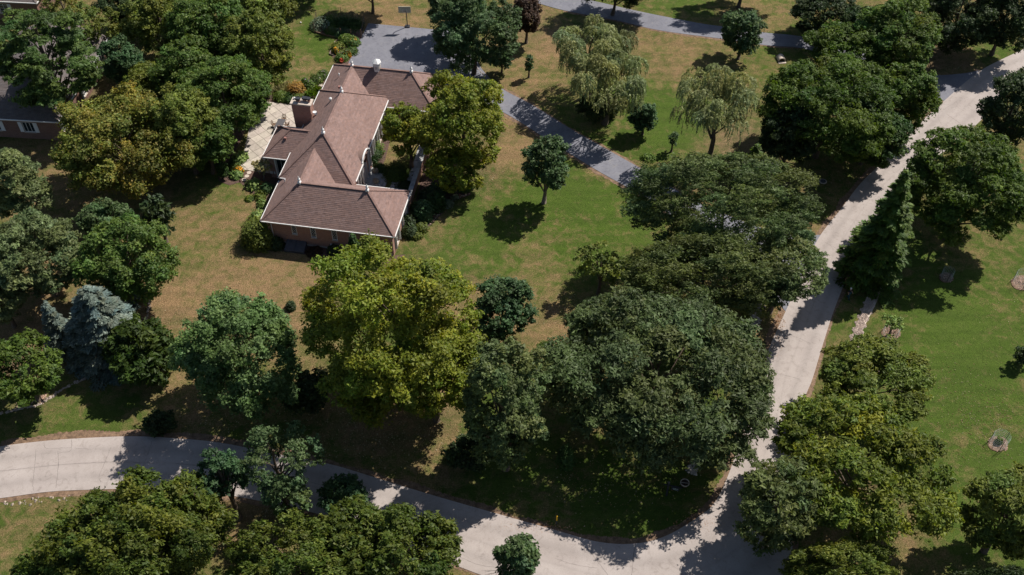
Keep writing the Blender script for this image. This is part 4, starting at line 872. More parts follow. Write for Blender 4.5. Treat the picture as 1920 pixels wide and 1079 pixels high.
T('maple', 880, 850, 44, 36, .5, 'dark', 'dark understory tree added to deepen the shade left of the pear tree', 'maple_tree')  # another added crown, darkening the shaded ground beside the pear tree
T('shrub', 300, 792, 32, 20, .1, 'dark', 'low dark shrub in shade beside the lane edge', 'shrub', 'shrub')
T('yew', 268, 662, 66, 64, .2, 'yew', 'rounded very dark green yew beside the blue spruce', 'yew_tree', dens=.9)
conifer(184, 600, 74, 82, 'spruce', 'full silvery blue spruce beside the dark yew', group='blue spruces', leaf=.2, fat=.6, nb=1.5)
conifer(104, 612, 30, 52, 'spruce', 'slim young blue spruce left of the full one', group='blue spruces')
conifer(216, 530, 26, 40, 'spruce', 'shaded blue spruce tucked under the grey tipped maple', group='blue spruces')
T('maple', 236, 484, 84, 84, 1.6, 'green', 'rounded green maple above the blue spruce', 'maple_tree')
T('maple', 200, 412, 48, 40, 2.2, 'blue', 'dusky grey tipped maple behind the rounded green maple', 'maple_tree')
T('oak', 42, 692, 70, 64, 2., 'moss', 'green oak at the left picture edge beside the wood chip bed', 'oak_tree')
T('oak', -60, 720, 70, 70, 2., 'moss', 'green oak just outside the left picture edge', 'oak_tree')
T('locust', 66, 482, 88, 86, 1.6, 'pale', 'light grey green ash tree over the brown grass at left', 'ash_tree', group='ash trees at the left edge', dens=.95)
T('locust', 28, 345, 58, 78, 2.2, 'pale', 'grey green ash tree with a forked trunk at the left edge', 'ash_tree', group='ash trees at the left edge', dens=1.)
T('locust', -5, 555, 46, 50, 2., 'pale', 'low grey green ash tree cut by the left edge', 'ash_tree', group='ash trees at the left edge', dens=.95)
T('maple', 232, 262, 122, 94, 2.2, 'turning', 'maple turning yellow and orange beside the dark roofed house', 'maple_tree', dens=1.1)
T('maple', 345, 235, 62, 78, 2., 'olive', 'olive green maple between the turning maple and the patio', 'maple_tree')
T('yew', 296, 405, 24, 70, .5, 'dark', 'narrow black green juniper in the shade of the turning maple', 'juniper_tree')
T('shrub', 417, 318, 12, 18, .05, 'deep', 'small clipped conical shrub beside the patio end', 'shrub', 'shrub')
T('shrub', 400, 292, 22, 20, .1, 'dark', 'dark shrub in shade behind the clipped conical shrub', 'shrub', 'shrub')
# woodland behind the patio
W_ = [('maple', 300, 40, 66, 66, 'olive', 'olive maple in the belt of trees above the turning maple'), ('maple', 395, 62, 74, 76, 'green', 'tall mid green maple in the middle of the upper left belt'), ('maple', 488, 90, 66, 82, 'olive', 'olive green maple at the lawn side of the upper left belt'),
 ('locust', 422, 178, 86, 78, 'green', 'fine leaved green locust overhanging the patio corner'), ('maple', 348, 138, 62, 64, 'green', 'green maple in the hollow of the upper left belt'), ('maple', 232, 118, 40, 46, 'teal', 'dark blue green maple right of the tall pine'),
 ('locust', 275, 160, 52, 42, 'olive', 'loose olive locust above the turning maple'), ('maple', 388, 262, 52, 52, 'green', 'green tree beside the left edge of the patio'), ('airy', 172, 48, 54, 52, 'olive', 'sparse dull olive tree behind the tall pine'), ('maple', 480, 5, 70, 50, 'olive', 'olive maple cut by the top edge at left'), ('maple', 250, 0, 60, 50, 'dark', 'shaded maple cut by the top edge above the pine'), ('maple', 370, -20, 70, 50, 'green', 'green maple cut by the top edge'), ('airy', 115, 5, 50, 45, 'turning', 'small orange tinged tree behind the pine at the top edge')]
for kd, x, y, a, b_, pl, lb in W_: T(kd, x, y, a, b_, 2., pl, lb, 'ash_tree' if kd == 'locust' else 'maple_tree', group='trees of the upper left belt')
T('pine', 88, 112, 92, 122, 2., 'pine', 'tall white pine with a leaning dark trunk over the dark roof', 'pine_tree', dens=1.15)
# top centre
T('maple', 893, 58, 78, 82, 1.2, 'blue', 'large dark green maple beside the parking court', 'maple_tree', dens=1.1)
T('maple', 846, -2, 48, 52, 2.2, 'blue', 'lighter green maple behind the parking court maple, cut by the top edge', 'maple_tree', dens=1.1)
T('shrub', 942, 112, 18, 24, .2, 'teal', 'pale green shrub at the foot of the parking court maple', 'shrub', 'shrub')
T('maple', 988, 28, 26, 42, 1.2, 'purple', 'dark purple leaved tree at the top beside the upper driveway', 'maple_tree')
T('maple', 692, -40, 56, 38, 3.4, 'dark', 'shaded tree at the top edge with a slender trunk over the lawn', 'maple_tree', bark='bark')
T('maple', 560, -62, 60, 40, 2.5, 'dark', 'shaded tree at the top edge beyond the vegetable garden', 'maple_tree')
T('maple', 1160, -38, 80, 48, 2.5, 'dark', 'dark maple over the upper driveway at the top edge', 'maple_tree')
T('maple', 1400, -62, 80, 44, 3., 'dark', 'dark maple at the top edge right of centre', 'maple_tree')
T('maple', 1394, 58, 39, 44, 1.2, 'blue', 'dark rounded oak standing beside the upper driveway', 'oak_tree')
T('shrub', 992, 120, 9, 22, .6, 'teal', 'tiny upright tree on the dry slope left of the willows', 'sapling', 'sapling')
T('shrub', 1205, 222, 24, 32, .2, 'teal', 'dark leafy shrub on the lawn below the willows', 'shrub', 'shrub')
T('airy', 1262, 262, 10, 18, .5, 'blue', 'thin sapling on the lawn right of the leafy shrub', 'sapling', 'sapling', dens=1.6)
willow(1110, 88, 84, 60, 4.6, 'weeping willow with the taller left crown of the willow pair', 30)
willow(1140, 150, 84, 56, 4., 'weeping willow with the lower right crown of the willow pair', 30)
willow(1345, 196, 84, 80, 4.4, 'weeping willow alone on the bright green grass', 46)
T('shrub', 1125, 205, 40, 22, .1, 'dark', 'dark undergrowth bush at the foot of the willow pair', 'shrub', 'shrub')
# the right hand belt
R_ = [('locust', 1556, 200, 124, 108, 1.6, 'moss', 'big dark green locust at the left of the right hand belt'), ('locust', 1590, 92, 78, 54, 2.2, 'moss', 'flat topped green locust over the upper driveway'), ('locust', 1685, 62, 84, 72, 2.0, 'green', 'layered green locust above the driveway mouth'), ('maple', 1698, 182, 62, 68, .8, 'moss', 'bright leafy maple beside the driveway mouth'), ('locust', 1545, 22, 66, 46, 1.5, 'dark', 'shaded locust at the top of the right hand belt'), ('locust', 1632, 245, 74, 66, 1., 'deep', 'shaded locust between the big locust and the lane'), ('maple', 1480, 255, 50, 62, 1.5, 'dark', 'shaded maple at the lower left of the right hand belt')]
for kd, x, y, a, b_, cl, pl, lb in R_: T(kd, x, y, a, b_, cl, pl, lb, 'locust_tree' if kd == 'locust' else 'maple_tree', group='trees of the right hand belt', dens=1.15)
conifer(1412, 312, 30, 46, 'moss', 'green spruce tip rising behind the flat topped locust', 'spruce_tree', leaf=.22)
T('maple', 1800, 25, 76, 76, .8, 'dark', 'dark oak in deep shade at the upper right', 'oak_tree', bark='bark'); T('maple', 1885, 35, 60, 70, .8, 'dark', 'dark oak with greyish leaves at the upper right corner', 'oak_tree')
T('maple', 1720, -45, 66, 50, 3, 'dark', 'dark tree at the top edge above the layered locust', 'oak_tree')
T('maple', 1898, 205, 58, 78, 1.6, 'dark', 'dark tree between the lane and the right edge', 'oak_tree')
T('locust', 1812, 348, 118, 118, 1., 'moss', 'broad dark green locust beside the lane at the right', 'locust_tree', dens=1.25)
conifer(1664, 424, 52, 112, 'green', 'tall narrow dark pyramidal tree at the edge of the lane', 'pyramidal_tree', leaf=.24, nb=1.5, ragged=.42, droop=.12)
T('locust', 1640, 716, 112, 86, 3.0, 'olive', 'see through green locust on the right verge of the lane', 'locust_tree', group='locusts along the right verge', dens=1.)
T('locust', 1620, 875, 168, 140, 3., 'tipped', 'large yellow tipped locust at the lower right of the lane', 'locust_tree', group='locusts along the right verge', dens=.95, leaf=.165)
T('locust', 1458, 950, 84, 96, 1.8, 'drab', 'open grey green branches reaching over the lane bend', 'locust_tree', group='locusts along the right verge', dens=.65, leaf=.17)
T('locust', 1580, 1070, 110, 60, 2.5, 'olive', 'olive locust cut by the bottom edge at the right', 'locust_tree', group='locusts along the right verge', dens=1.)
T('locust', 1895, 960, 86, 100, 1.4, 'olive', 'olive locust at the lower right corner', 'locust_tree', group='locusts along the right verge', dens=1.1)
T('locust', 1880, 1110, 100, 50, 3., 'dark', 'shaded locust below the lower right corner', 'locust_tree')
T('airy', 1395, 1150, 90, 60, 3., 'deep', 'tree just below the picture at the lane bend')
# bottom
T('oak', 265, 1010, 176, 122, 2., 'hickory', 'big dark green hickory at the bottom left', 'hickory_tree', group='hickories along the bottom', dens=1.05, leaf=.21)
T('oak', 560, 1062, 140, 92, 2., 'hickory', 'dark green hickory in the middle of the bottom row', 'hickory_tree', group='hickories along the bottom', dens=1.05, leaf=.21)
T('oak', 735, 1040, 125, 98, 2., 'hickory', 'dark green hickory at the right of the bottom row', 'hickory_tree', group='hickories along the bottom', dens=1.05, leaf=.21)
T('oak', 110, 1080, 90, 70, 2.5, 'moss', 'low dark green hickory at the bottom left corner', 'hickory_tree', group='hickories along the bottom', dens=1.)
T('oak', 192, 1018, 72, 80, 2.5, 'hickory', 'smaller hickory at the left shoulder of the bottom left group', 'hickory_tree', group='hickories along the bottom', leaf=.21)
T('oak', 345, 962, 82, 76, 3.5, 'hickory', 'hickory peak rising nearest the lane in the bottom left group', 'hickory_tree', group='hickories along the bottom', leaf=.21)
T('oak', 655, 1000, 78, 66, 3.5, 'hickory', 'hickory peak rising nearest the lane in the bottom centre group', 'hickory_tree', group='hickories along the bottom', leaf=.21)
T('airy', 516, 858, 88, 72, 5.6, 'blue', 'open airy locust with visible black limbs over the lane', 'locust_tree', dens=1.0, leaf=.18)
T('airy', 414, 890, 44, 60, 3.5, 'teal', 'slender bluish tree left of the airy locust', dens=1.9)
T('maple', 640, 925, 42, 34, 1.5, 'teal', 'dark bluish bush tree behind the bottom row of hickories')
T('airy', 532, 930, 40, 50, 1., 'blue', 'sparse young tree right of the black limbed trunk', dens=1.2)
T('oak', 974, 1046, 38, 44, 1.2, 'blue', 'small lobed green tree at the bottom edge on the lane', 'oak_tree', leaf=.2)
def bare(px, py, h_, label, seed):
    rng = np.random.default_rng(seed); P = G(px, py); root = empty('bare_tree', P, 0, label, 'tree'); b = MB()
    b.tube([(0, 0, 0), (.1, 0, h_*.5), (.0, .1, h_)], [.07, .05, .012], 6)
    for i in range(16):
        z = h_*(.25+.65*rng.random()); a = rng.random()*6.28; l_ = (.5+1.1*rng.random())*h_/4; d_ = np.array([math.cos(a), math.sin(a), .7]); s = np.array([.05, .03, z]); e2 = s+d_*l_
        b.tube([s, (s+e2)/2+rng.normal(0, .06, 3), e2], [.025, .017, .008], 4)
        for _ in range(3): e3 = s+(e2-s)*rng.uniform(.4, 1); b.tube([e3, e3+unit(d_+rng.normal(0, .6, 3))*l_*.5], [.012, .006], 3)
    b.build('branches', M['bark_pale'], root)
bare(935, 1098, 4.6, 'bare leafless twiggy tree at the bottom edge of the lane', 5)

# ---------------------------------------------------------------- garden plants
def bush(px, py, r, h_, pal, label, name='shrub', leaf=.14, group=None, flowers=None, asp=1.5, cat=None, cov=2.6, spiky=0):
    SEED[0] += 1; rng = np.random.default_rng(SEED[0]); P = G(px, py); root = empty(name, P, 0, label, cat or name.replace('_', ' '), group)
    n = int(cov*2.2*math.pi*r*max(r, h_)*1.6/(leaf*leaf*.5*asp))+40; nl = max(4, int(r*7)); lb = rng.integers(0, nl, n); ld = unit(rng.normal(size=(nl, 3))+[0, 0, .5]); ld[:, 2] = np.abs(ld[:, 2])
    d = unit(rng.normal(size=(n, 3))*.55+ld[lb]); d[:, 2] = np.abs(d[:, 2]); amp = 1+.22*rng.normal(size=nl)[lb]
    p = d*np.array([r, r, h_])*(amp*(.72+.33*rng.random(n)))[:, None]; p[:, 2] = np.maximum(p[:, 2], .03)
    al = (unit(d+[0, 0, .4]+rng.normal(0, .3, (n, 3))) if spiky else None)
    Q = leaves(p, unit(d+[0, 0, .4]+rng.normal(0, .4, (n, 3))), leaf, asp, rng=rng, along=al)
    mk('foliage', Q.reshape(-1, 3), np.arange(n*3).reshape(-1, 3), M['leaf'], root, tint=np.repeat(tints(nl, lb, lb, n, pal, rng), 3, 0))
    b = MB()
    for i in range(4): a = i*1.57+rng.random(); b.tube([(0, 0, 0), (math.cos(a)*r*.4, math.sin(a)*r*.4, h_*.7)], [.025, .012], 4)
    b.build('stem', M['bark'], root)
    if flowers:
        m_ = int(flowers[1]); d = unit(rng.normal(size=(m_, 3))+[0, 0, 1.2]); d[:, 2] = np.abs(d[:, 2]); p = d*np.array([r, r, h_])*1.08
        Q = leaves(p, d, flowers[2] if len(flowers) > 2 else .13, 1.1, rng=rng); T_ = np.array(flowers[0])*(.8+.4*rng.random((m_, 1)))
        mk('blossom', Q.reshape(-1, 3), np.arange(m_*3).reshape(-1, 3), M['leaf'], root, tint=np.repeat(T_, 3, 0), kind='stuff')
    return root
bush(486, 452, 1.75, 2.7, 'olive', 'rounded olive shrub at the front left corner of the brick house', leaf=.16)
bush(487, 407, .9, .9, 'hosta', 'yellow green hostas along the west wall', 'hosta', leaf=.22)
bush(492, 386, .6, .6, 'hosta', 'small pale hosta under the west gutter', 'hosta', leaf=.2)
bush(505, 356, .85, .8, 'teal', 'big leaved green hosta below the west wing', 'hosta', leaf=.42, asp=1.3, cov=1.6)
bush(476, 352, .95, .8, 'hosta', 'variegated hosta beside the stepping stones', 'hosta', leaf=.26)
bush(491, 348, .45, .5, 'orange', 'small coral leaved plant between the hostas', 'perennial')
bush(488, 372, .8, .7, 'olive', 'low olive perennial beside the west wall', 'perennial')
bush(443, 330, .75, .7, 'hosta', 'clump of pale hosta in front of the gold flowers', 'hosta', leaf=.26)
bush(447, 324, .7, .8, 'green', 'clump of gold rudbeckia at the patio corner', 'flower_clump', flowers=((.75, .34, .015), 200, .2))
bush(450, 297, .9, .8, 'hosta', 'yellow edged hosta at the left side of the patio', 'hosta', leaf=.24)
bush(440, 310, .8, .7, 'deep', 'dark low plant left of the patio corner', 'perennial')
T('airy', 490, 312, 17, 14, 1.4, 'tan', 'small umbrella shaped tan green tree beside the french window', 'sapling', 'sapling', dens=2.6, leaf=.16, bark='bark_pale')
bush(553, 174, 1.15, 1.4, 'orange', 'orange leaved barberry above the patio', leaf=.16)
bush(530, 172, 1.3, .9, 'tan', 'pale straw coloured grasses beside the barberry', 'perennial', leaf=.13, asp=3, spiky=1)
bush(527, 184, 1.2, .9, 'lime', 'yellow green perennial at the top of the patio', 'perennial')
bush(545, 190, 1.1, .9, 'deep', 'dark green mound below the barberry', 'perennial')
bush(560, 189, 1.0, .7, 'olive', 'olive mound behind the chimney', 'perennial')
bush(580, 163, .9, .9, 'green', 'green phlox with pale pink blooms in the row by the house', 'flower_clump', flowers=((.6, .35, .6), 22, .12))
bush(594, 154, .9, .9, 'green', 'green phlox in the middle of the row by the house', 'flower_clump', flowers=((.65, .5, .62), 12, .12))
bush(607, 145, .9, .9, 'green', 'green phlox at the far end of the row by the house', 'flower_clump', flowers=((.65, .4, .6), 12, .12))
bush(573, 158, .5, .8, 'green', 'lilac phlox beside the barberry', 'flower_clump', flowers=((.62, .42, .68), 60, .13))
bush(586, 183, .9, .9, 'lime', 'tall yellow green grass beside the chimney', 'perennial', leaf=.13, asp=3.4, spiky=1)
bush(594, 172, .7, .9, 'lime', 'yellow green iris clump behind the chimney', 'perennial', leaf=.13, asp=3.4, spiky=1)
bush(570, 186, .8, .5, 'olive', 'low olive groundcover by the stepping stones', 'perennial')
# south wall planting
bush(520, 462, .9, 1.2, 'dark', 'black green shrub in the shade of the front wall', leaf=.15)
bush(628, 472, .7, .9, 'dark', 'dark shrub under the third front window', leaf=.15)
conifer(664, 465, 14, 26, 'deep', 'small dwarf spruce under the fourth front window', leaf=.14)
bush(662, 486, 1.0, 1.3, 'sage', 'pale leaved rhododendron at the front wall', leaf=.3)
bush(590, 474, .9, .5, 'purple', 'low reddish groundcover at the foot of the front wall', 'perennial')
# east bed
for x, y, r, h_, pl, lb in ((769, 425, .8, 1.4, 'dark', 'clipped dark box bush with a gold tint by the east windows'), (766, 440, .9, 1.3, 'dark', 'second clipped box bush nearer the front corner'), (796, 408, 1.25, 1.9, 'teal', 'rounded dark green holly in the east bed'), (818, 390, 1.2, 1.9, 'deep', 'larger dark holly farther from the wall in the east bed'), (818, 366, 1.1, 1.6, 'teal', 'grey tipped shrub under the courtyard tree'),
  (838, 385, .8, .6, 'sage', 'pale sage coloured perennial at the lawn edge'), (852, 371, .5, .5, 'sage', 'little pale sage plant beside the larger one'), (790, 430, .8, .8, 'olive', 'olive low shrub behind the box bushes'), (800, 372, 1.1, 1.0, 'dark', 'dark shrub against the courtyard wall'), (790, 392, .9, .9, 'deep', 'low deep green shrub beside the wall'), (870, 352, 1.0, 1.0, 'deep', 'deep green shrub under the east tree'), (840, 352, 1.0, 1.2, 'deep', 'dark shrub with yellow leaves under the east tree'), (781, 446, .6, .5, 'olive', 'faded perennial at the house corner')):
    bush(x, y, r, h_, pl, lb, leaf=.17)
bush(703, 300, .9, 1.2, 'deep', 'dark evergreen shrub against the entrance wall', leaf=.15); bush(706, 283, 1.0, 1.3, 'green', 'green rhododendron below the tall white windows', leaf=.18)
bush(712, 318, .8, .8, 'deep', 'dark low shrub beside the entrance steps', leaf=.15); bush(745, 325, 1.6, .5, 'moss', 'mossy green groundcover in the middle of the courtyard', 'perennial', leaf=.12)
bush(760, 350, 1.0, .4, 'dark', 'round dark planting at the inner corner of the walk', 'perennial', leaf=.12)
for a_, r_ in (((705, 327), .45), ((706, 346), .4)):
    pt_ = empty('flower_pot', G(*a_), 0, 'pale stone urn at the foot of the entrance steps, %s side' % ('far' if a_[1] < 330 else 'near'), 'flower pot'); g = MB(); g.lathe((0, 0, 0), [(.2, 0), (.14, .12), (.34, .5), (.38, .56), (.3, .57)], 12); g.build('pot', M['cement'], pt_)
    n_ = 60; d_ = unit(RNG.normal(size=(n_, 3))+[0, 0, .8]); d_[:, 2] = abs(d_[:, 2]); Q = leaves(d_*.4+[0, 0, .55], d_, .14); mk('foliage', Q.reshape(-1, 3), np.arange(n_*3).reshape(-1, 3), M['leaf'], pt_, tint=np.array([.35, .30, .22]))
# lawn edge shrubs and the small yew on the west lawn
bush(467, 374, .55, .35, 'moss', 'little tuft of green on the west lawn below the hostas', 'perennial')
bush(1215, 300, .8, .5, 'green', 'low green plant beside the driveway below the willow', 'perennial', leaf=.16); bush(1290, 322, 1.2, .8, 'sage', 'pale scrub at the foot of the lone willow', 'perennial', leaf=.16); bush(1325, 318, 1., .8, 'sage', 'second pale scrub right of the lone willow trunk', 'perennial', leaf=.16)
bush(545, 578, .55, .75, 'dark', 'small round dark bush at the lawn edge behind the lime maple', leaf=.13); bush(1060, 870, .9, 2.4, 'deep', 'small dark understory tree in the corner shade', leaf=.2); bush(1020, 655, .8, .6, 'moss', 'tiny green bush at the foot of the great locust', leaf=.16)
# mulch beds and stepping stones
def bed(px, label, mat='mulch', z=.025): return slab('garden_bed', px, -.05, z, M[mat], kind='structure', label=label)
bed([(456, 320), (478, 322), (500, 300), (522, 325), (524, 345), (512, 362), (500, 388), (496, 410), (476, 440), (470, 425), (484, 395), (484, 372), (466, 356), (448, 341), (452, 330)], 'brown mulch bed west of the brick house')
bed([(432, 300), (440, 322), (452, 342), (430, 348), (410, 340), (405, 300), (440, 250), (470, 205), (485, 190), (478, 205), (450, 268)], 'shaded mulch bed along the patio side')
bed([(466, 458), (500, 447), (700, 480), (760, 478), (740, 500), (640, 488), (520, 470), (480, 470)], 'mulch bed at the foot of the front wall')
bed([(762, 452), (774, 400), (788, 340), (806, 280), (850, 300), (880, 345), (882, 366), (850, 378), (828, 402), (800, 430), (778, 446)], 'mulch bed between courtyard wall and lawn')
bed([(707, 245), (700, 290), (695, 318), (712, 322), (722, 300), (732, 262), (735, 225), (720, 225)], 'mulch bed below the tall white windows')
bed([(492, 188), (520, 165), (560, 158), (600, 138), (622, 134), (606, 165), (588, 205), (560, 200), (500, 192)], 'flower bed along the top of the patio')
def steps(pts, label, r_):
    for i, (x, y) in enumerate(pts):
        g = MB(); a = RNG.random(12)*.1+.95; n_ = 12; g.prism([(math.cos(k*2*math.pi/n_)*r_*a[k], math.sin(k*2*math.pi/n_)*r_*a[k]) for k in range(n_)], -.02, .06)
        g.build('stepping_stone', M['cement'], None, loc=(*G(x, y)[:2], 0), label=label[i], category='stepping stone', group='round stepping stones')
steps([(467, 324.5), (463, 331), (458, 337.5)], ['round stepping stone nearest the patio end', 'middle round stepping stone below the patio', 'round stepping stone nearest the west lawn'], .30)
steps([(573, 184), (577, 179.5), (580.5, 175.5), (584, 171.5), (590, 167), (601, 160.5)], ['stepping stone right beside the chimney top', 'second stepping stone up the path behind the chimney', 'third stepping stone up the path behind the chimney', 'fourth stepping stone up the path behind the chimney', 'fifth stepping stone up the path behind the chimney', 'last stepping stone, close under the north gutter'], .36)

# vegetable garden with wire fence
vg = empty('garden_fence', G(640, 60), 0, 'dark wire fence round the vegetable garden', 'fence')
vo = np.array([*G(640, 60)[:2], 0]); ring = [G(590, 60)-vo, G(594, 38)-vo, G(640, 30)-vo, G(684, 42)-vo, G(678, 72)-vo, G(640, 70)-vo]
wm = MB()
for i, a in enumerate(ring):
    b_ = ring[(i+1) % len(ring)]; g = MB(); g.bar(a, a+[0, 0, 1.5], .07); g.build('post', M['wood'], vg); mid_ = (a+b_)/2; g = MB(); g.bar(mid_, mid_+[0, 0, 1.45], .05); g.build('post', M['wood'], vg)
    n_ = int(np.linalg.norm(b_-a)/.22)
    for k in range(n_): p = a+(b_-a)*k/n_; wm.bar(p+[0, 0, .05], p+[0, 0, 1.35], .008)
    for z in np.linspace(.05, 1.35, 7): wm.bar(a+[0, 0, z], b_+[0, 0, z], .008)
wm.build('wire_mesh', M['darkgrey'], vg)
bed([(590, 61), (594, 39), (640, 31), (684, 43), (678, 74), (672, 100), (650, 122), (634, 122), (618, 100), (632, 72)], 'vegetable and flower bed beside the parking court')
g = MB(); o_ = G(632, 73); P_ = [G(590, 61), G(612, 68), G(634, 72)]
for a, b_ in zip(P_, P_[1:]): g.bar(a-o_+[0, 0, .12], b_-o_+[0, 0, .12], .12, .24)
g.build('timber_edging', M['wood'], None, loc=o_, label='timber edging in front of the vegetable garden', category='edging')
g = MB(); a = G(618, 103); b_ = G(628, 80); g.bar((0, 0, .12), b_-a+[0, 0, .12], .10, .22); c__ = G(625, 105); g.bar((0, 0, .12), c__-a+[0, 0, .12], .10, .22); g.build('timber_edging', M['bark_pale'], None, loc=a, label='short pale timber edging around the lower flower bed', category='edging')
for x, y, r, h_, pl, lb, fl in ((603, 50, 1.3, 1.2, 'sage', 'tangled grey green vegetables at the left of the garden', None), (620, 44, 1.2, 1.1, 'green', 'leafy green vegetables at the back of the garden', None), (640, 48, 1.4, 1.2, 'deep', 'deep green tomato rows in the middle of the garden', None), (662, 50, 1.3, 1.1, 'deep', 'shaded vegetables at the right of the garden', None),
   (622, 60, 1.2, .8, 'green', 'low green vegetables at the front of the garden', None), (642, 64, 1.1, .8, 'teal', 'bluish cabbages in the front of the garden', None), (648, 78, 1.1, .9, 'lime', 'white flowered perennial below the fence', ((.6, .58, .3), 30)), (662, 82, 1.0, .8, 'green', 'green perennial with gold flowers beside the court', ((.8, .38, .02), 60, .18)),
   (632, 92, .9, .7, 'olive', 'olive groundcover above the small gold clump', None), (660, 98, .9, .5, 'green', 'low green plant right of the big gold clump', None), (640, 110, .9, .8, 'green', 'green stems left of the big gold clump', None)):
    bush(x, y, r, h_, pl, lb, 'perennial', leaf=.17, flowers=fl)
bush(651, 106, .6, .9, 'green', 'big bright gold flower clump beside the parking court', 'flower_clump', flowers=((.9, .40, .008), 420, .24)); bush(630, 100, .4, .9, 'green', 'small gold flower clump left of the big one', 'flower_clump', flowers=((.85, .38, .01), 90, .18))
g = MB(); g.lathe((0, 0, 0), [(.16, 0), (.26, .4), (.3, .42), (.27, .43)], 12); tp = empty('flower_pot', G(641, 118.5), 0, 'red terracotta pot with red flowers behind the house corner', 'flower pot'); g.build('pot', M['terracotta'], tp)
n_ = 60; d_ = unit(RNG.normal(size=(n_, 3))+[0, 0, .8]); Q = leaves(d_*.28+[0, 0, .5], d_, .13); mk('blossom', Q.reshape(-1, 3), np.arange(n_*3).reshape(-1, 3), M['leaf'], tp, tint=np.array([.45, .05, .02]))

# ---------------------------------------------------------------- things that stand about
bk = empty('basketball_hoop', G(764, 51), 0, 'pole mounted basketball hoop with pale backboard at the edge of the parking court', 'basketball hoop')
g = MB(); g.tube([(0, 0, 0), (0, 0, 2.9), (0, -.35, 3.2)], [.07, .07, .06], 8); g.box((0, 0, .1), (.7, .6, .2)); g.build('pole', M['dark'], bk)
g = MB(); g.box((-.15, -.6, 3.35), (1.8, .05, 1.05)); bb = g.build('backboard', M['board'], bk)
g = MB()
for a, b_ in (((-.45, 3.0), (.15, 3.0)), ((-.45, 3.45), (.15, 3.45)), ((-.45, 3.0), (-.45, 3.45)), ((.15, 3.0), (.15, 3.45))): g.bar((a[0], -.635, a[1]), (b_[0], -.635, b_[1]), .05, .02)
g.build('target_square', M['white'], bb); g = MB(); g.tube([(-.15+.23*math.cos(t), -.87+.23*math.sin(t), 3.05) for t in np.linspace(0, 6.283, 15)], [.018]*15, 5); g.build('rim', M['vent'], bk)
def guard(px, py, r, h_, label, sapling=None, cage=True):
    o = G(px, py); mb_ = slab('mulch_ring', [(px+r*math.cos(t), py+r*.74*math.sin(t)) for t in np.linspace(0, 6.1, 16)], -.05, .06, M['litter'], kind='structure', label='round mulch ring under '+label)
    rr = r/(FPX/depth(o)); stones_at(o, rr)
    if cage:
        e_ = empty('tree_guard', o, 0, label, 'tree guard'); 
        for k in range(3): a = k*2.1+.4; g = MB(); g.bar((math.cos(a)*rr*.8, math.sin(a)*rr*.8, 0), (math.cos(a)*rr*.8, math.sin(a)*rr*.8, h_+.1), .035); g.build('stake', M['dark'], e_)
        g = MB(); n_ = 22
        for k in range(n_):
            a = 2*math.pi*k/n_; b_ = 2*math.pi*(k+1)/n_; p = np.array([math.cos(a)*rr*.78, math.sin(a)*rr*.78, 0]); q = np.array([math.cos(b_)*rr*.78, math.sin(b_)*rr*.78, 0]); g.bar(p+[0, 0, .05], p+[0, 0, h_], .010)
            for z in np.linspace(.1, h_, 7): g.bar(p+[0, 0, z], q+[0, 0, z], .010)
        g.build('wire_mesh', M['mesh'], e_)
    if sapling: bush(px+sapling[3], py+sapling[4], sapling[0], sapling[1], sapling[2], sapling[5], 'sapling', leaf=.15)
def stones_at(o, rr):
    n_ = int(130*rr*rr); V = []; F = []; T_ = []
    for i in range(n_):
        a, d_ = RNG.random()*6.28, rr*math.sqrt(RNG.random())*.95; s = .07*(.6+RNG.random()); z = .05+.12*max(0, .8-d_/rr); b0 = len(V)
        for q in ((1, 0, 0), (0, 1, 0), (-1, -.3, 0), (0, -1, .1), (0, 0, .8)): V.append((o[0]+math.cos(a)*d_+q[0]*s+RNG.normal()*.01, o[1]+math.sin(a)*d_+q[1]*s, z+q[2]*s*.6))
        F += [(b0, b0+1, b0+4), (b0+1, b0+2, b0+4), (b0+2, b0+3, b0+4), (b0+3, b0, b0+4)]; T_ += [np.array([.85, .62, .55])*(.6+.7*RNG.random())]*5
    mk('wood_chips', V, F, M['rock'], tint=np.array(T_), kind='stuff', label='brown wood chips heaped in a mulch ring')
guard(1871, 833, 19, 1.5, 'wire cage tree guard on the lower right lawn', (.35, .8, 'moss', 0, -3, 'tiny sapling inside the lower right wire cage'))
guard(1915, 531, 19, 1.5, 'wire cage tree guard cut by the right edge')
guard(1774, 521, 13, 1.3, 'wire cage tree guard in the shade of the broad locust')
guard(1670, 625, 18, 1.2, 'wire cage tree guard near the gravel strip', None)
T('airy', 1674, 607, 20, 17, 1.2, 'gold', 'little yellow green maple sapling in the cage by the gravel strip', 'sapling', 'sapling', dens=0)if False else T('airy', 1674, 606, 19, 15, 1.3, 'hosta', 'little yellow green maple sapling in the cage by the gravel strip', 'sapling', 'sapling', dens=2.2, leaf=.17)
T('shrub', 1920, 668, 18, 20, .2, 'dark', 'dark little conifer cut by the right edge', 'shrub', 'shrub')
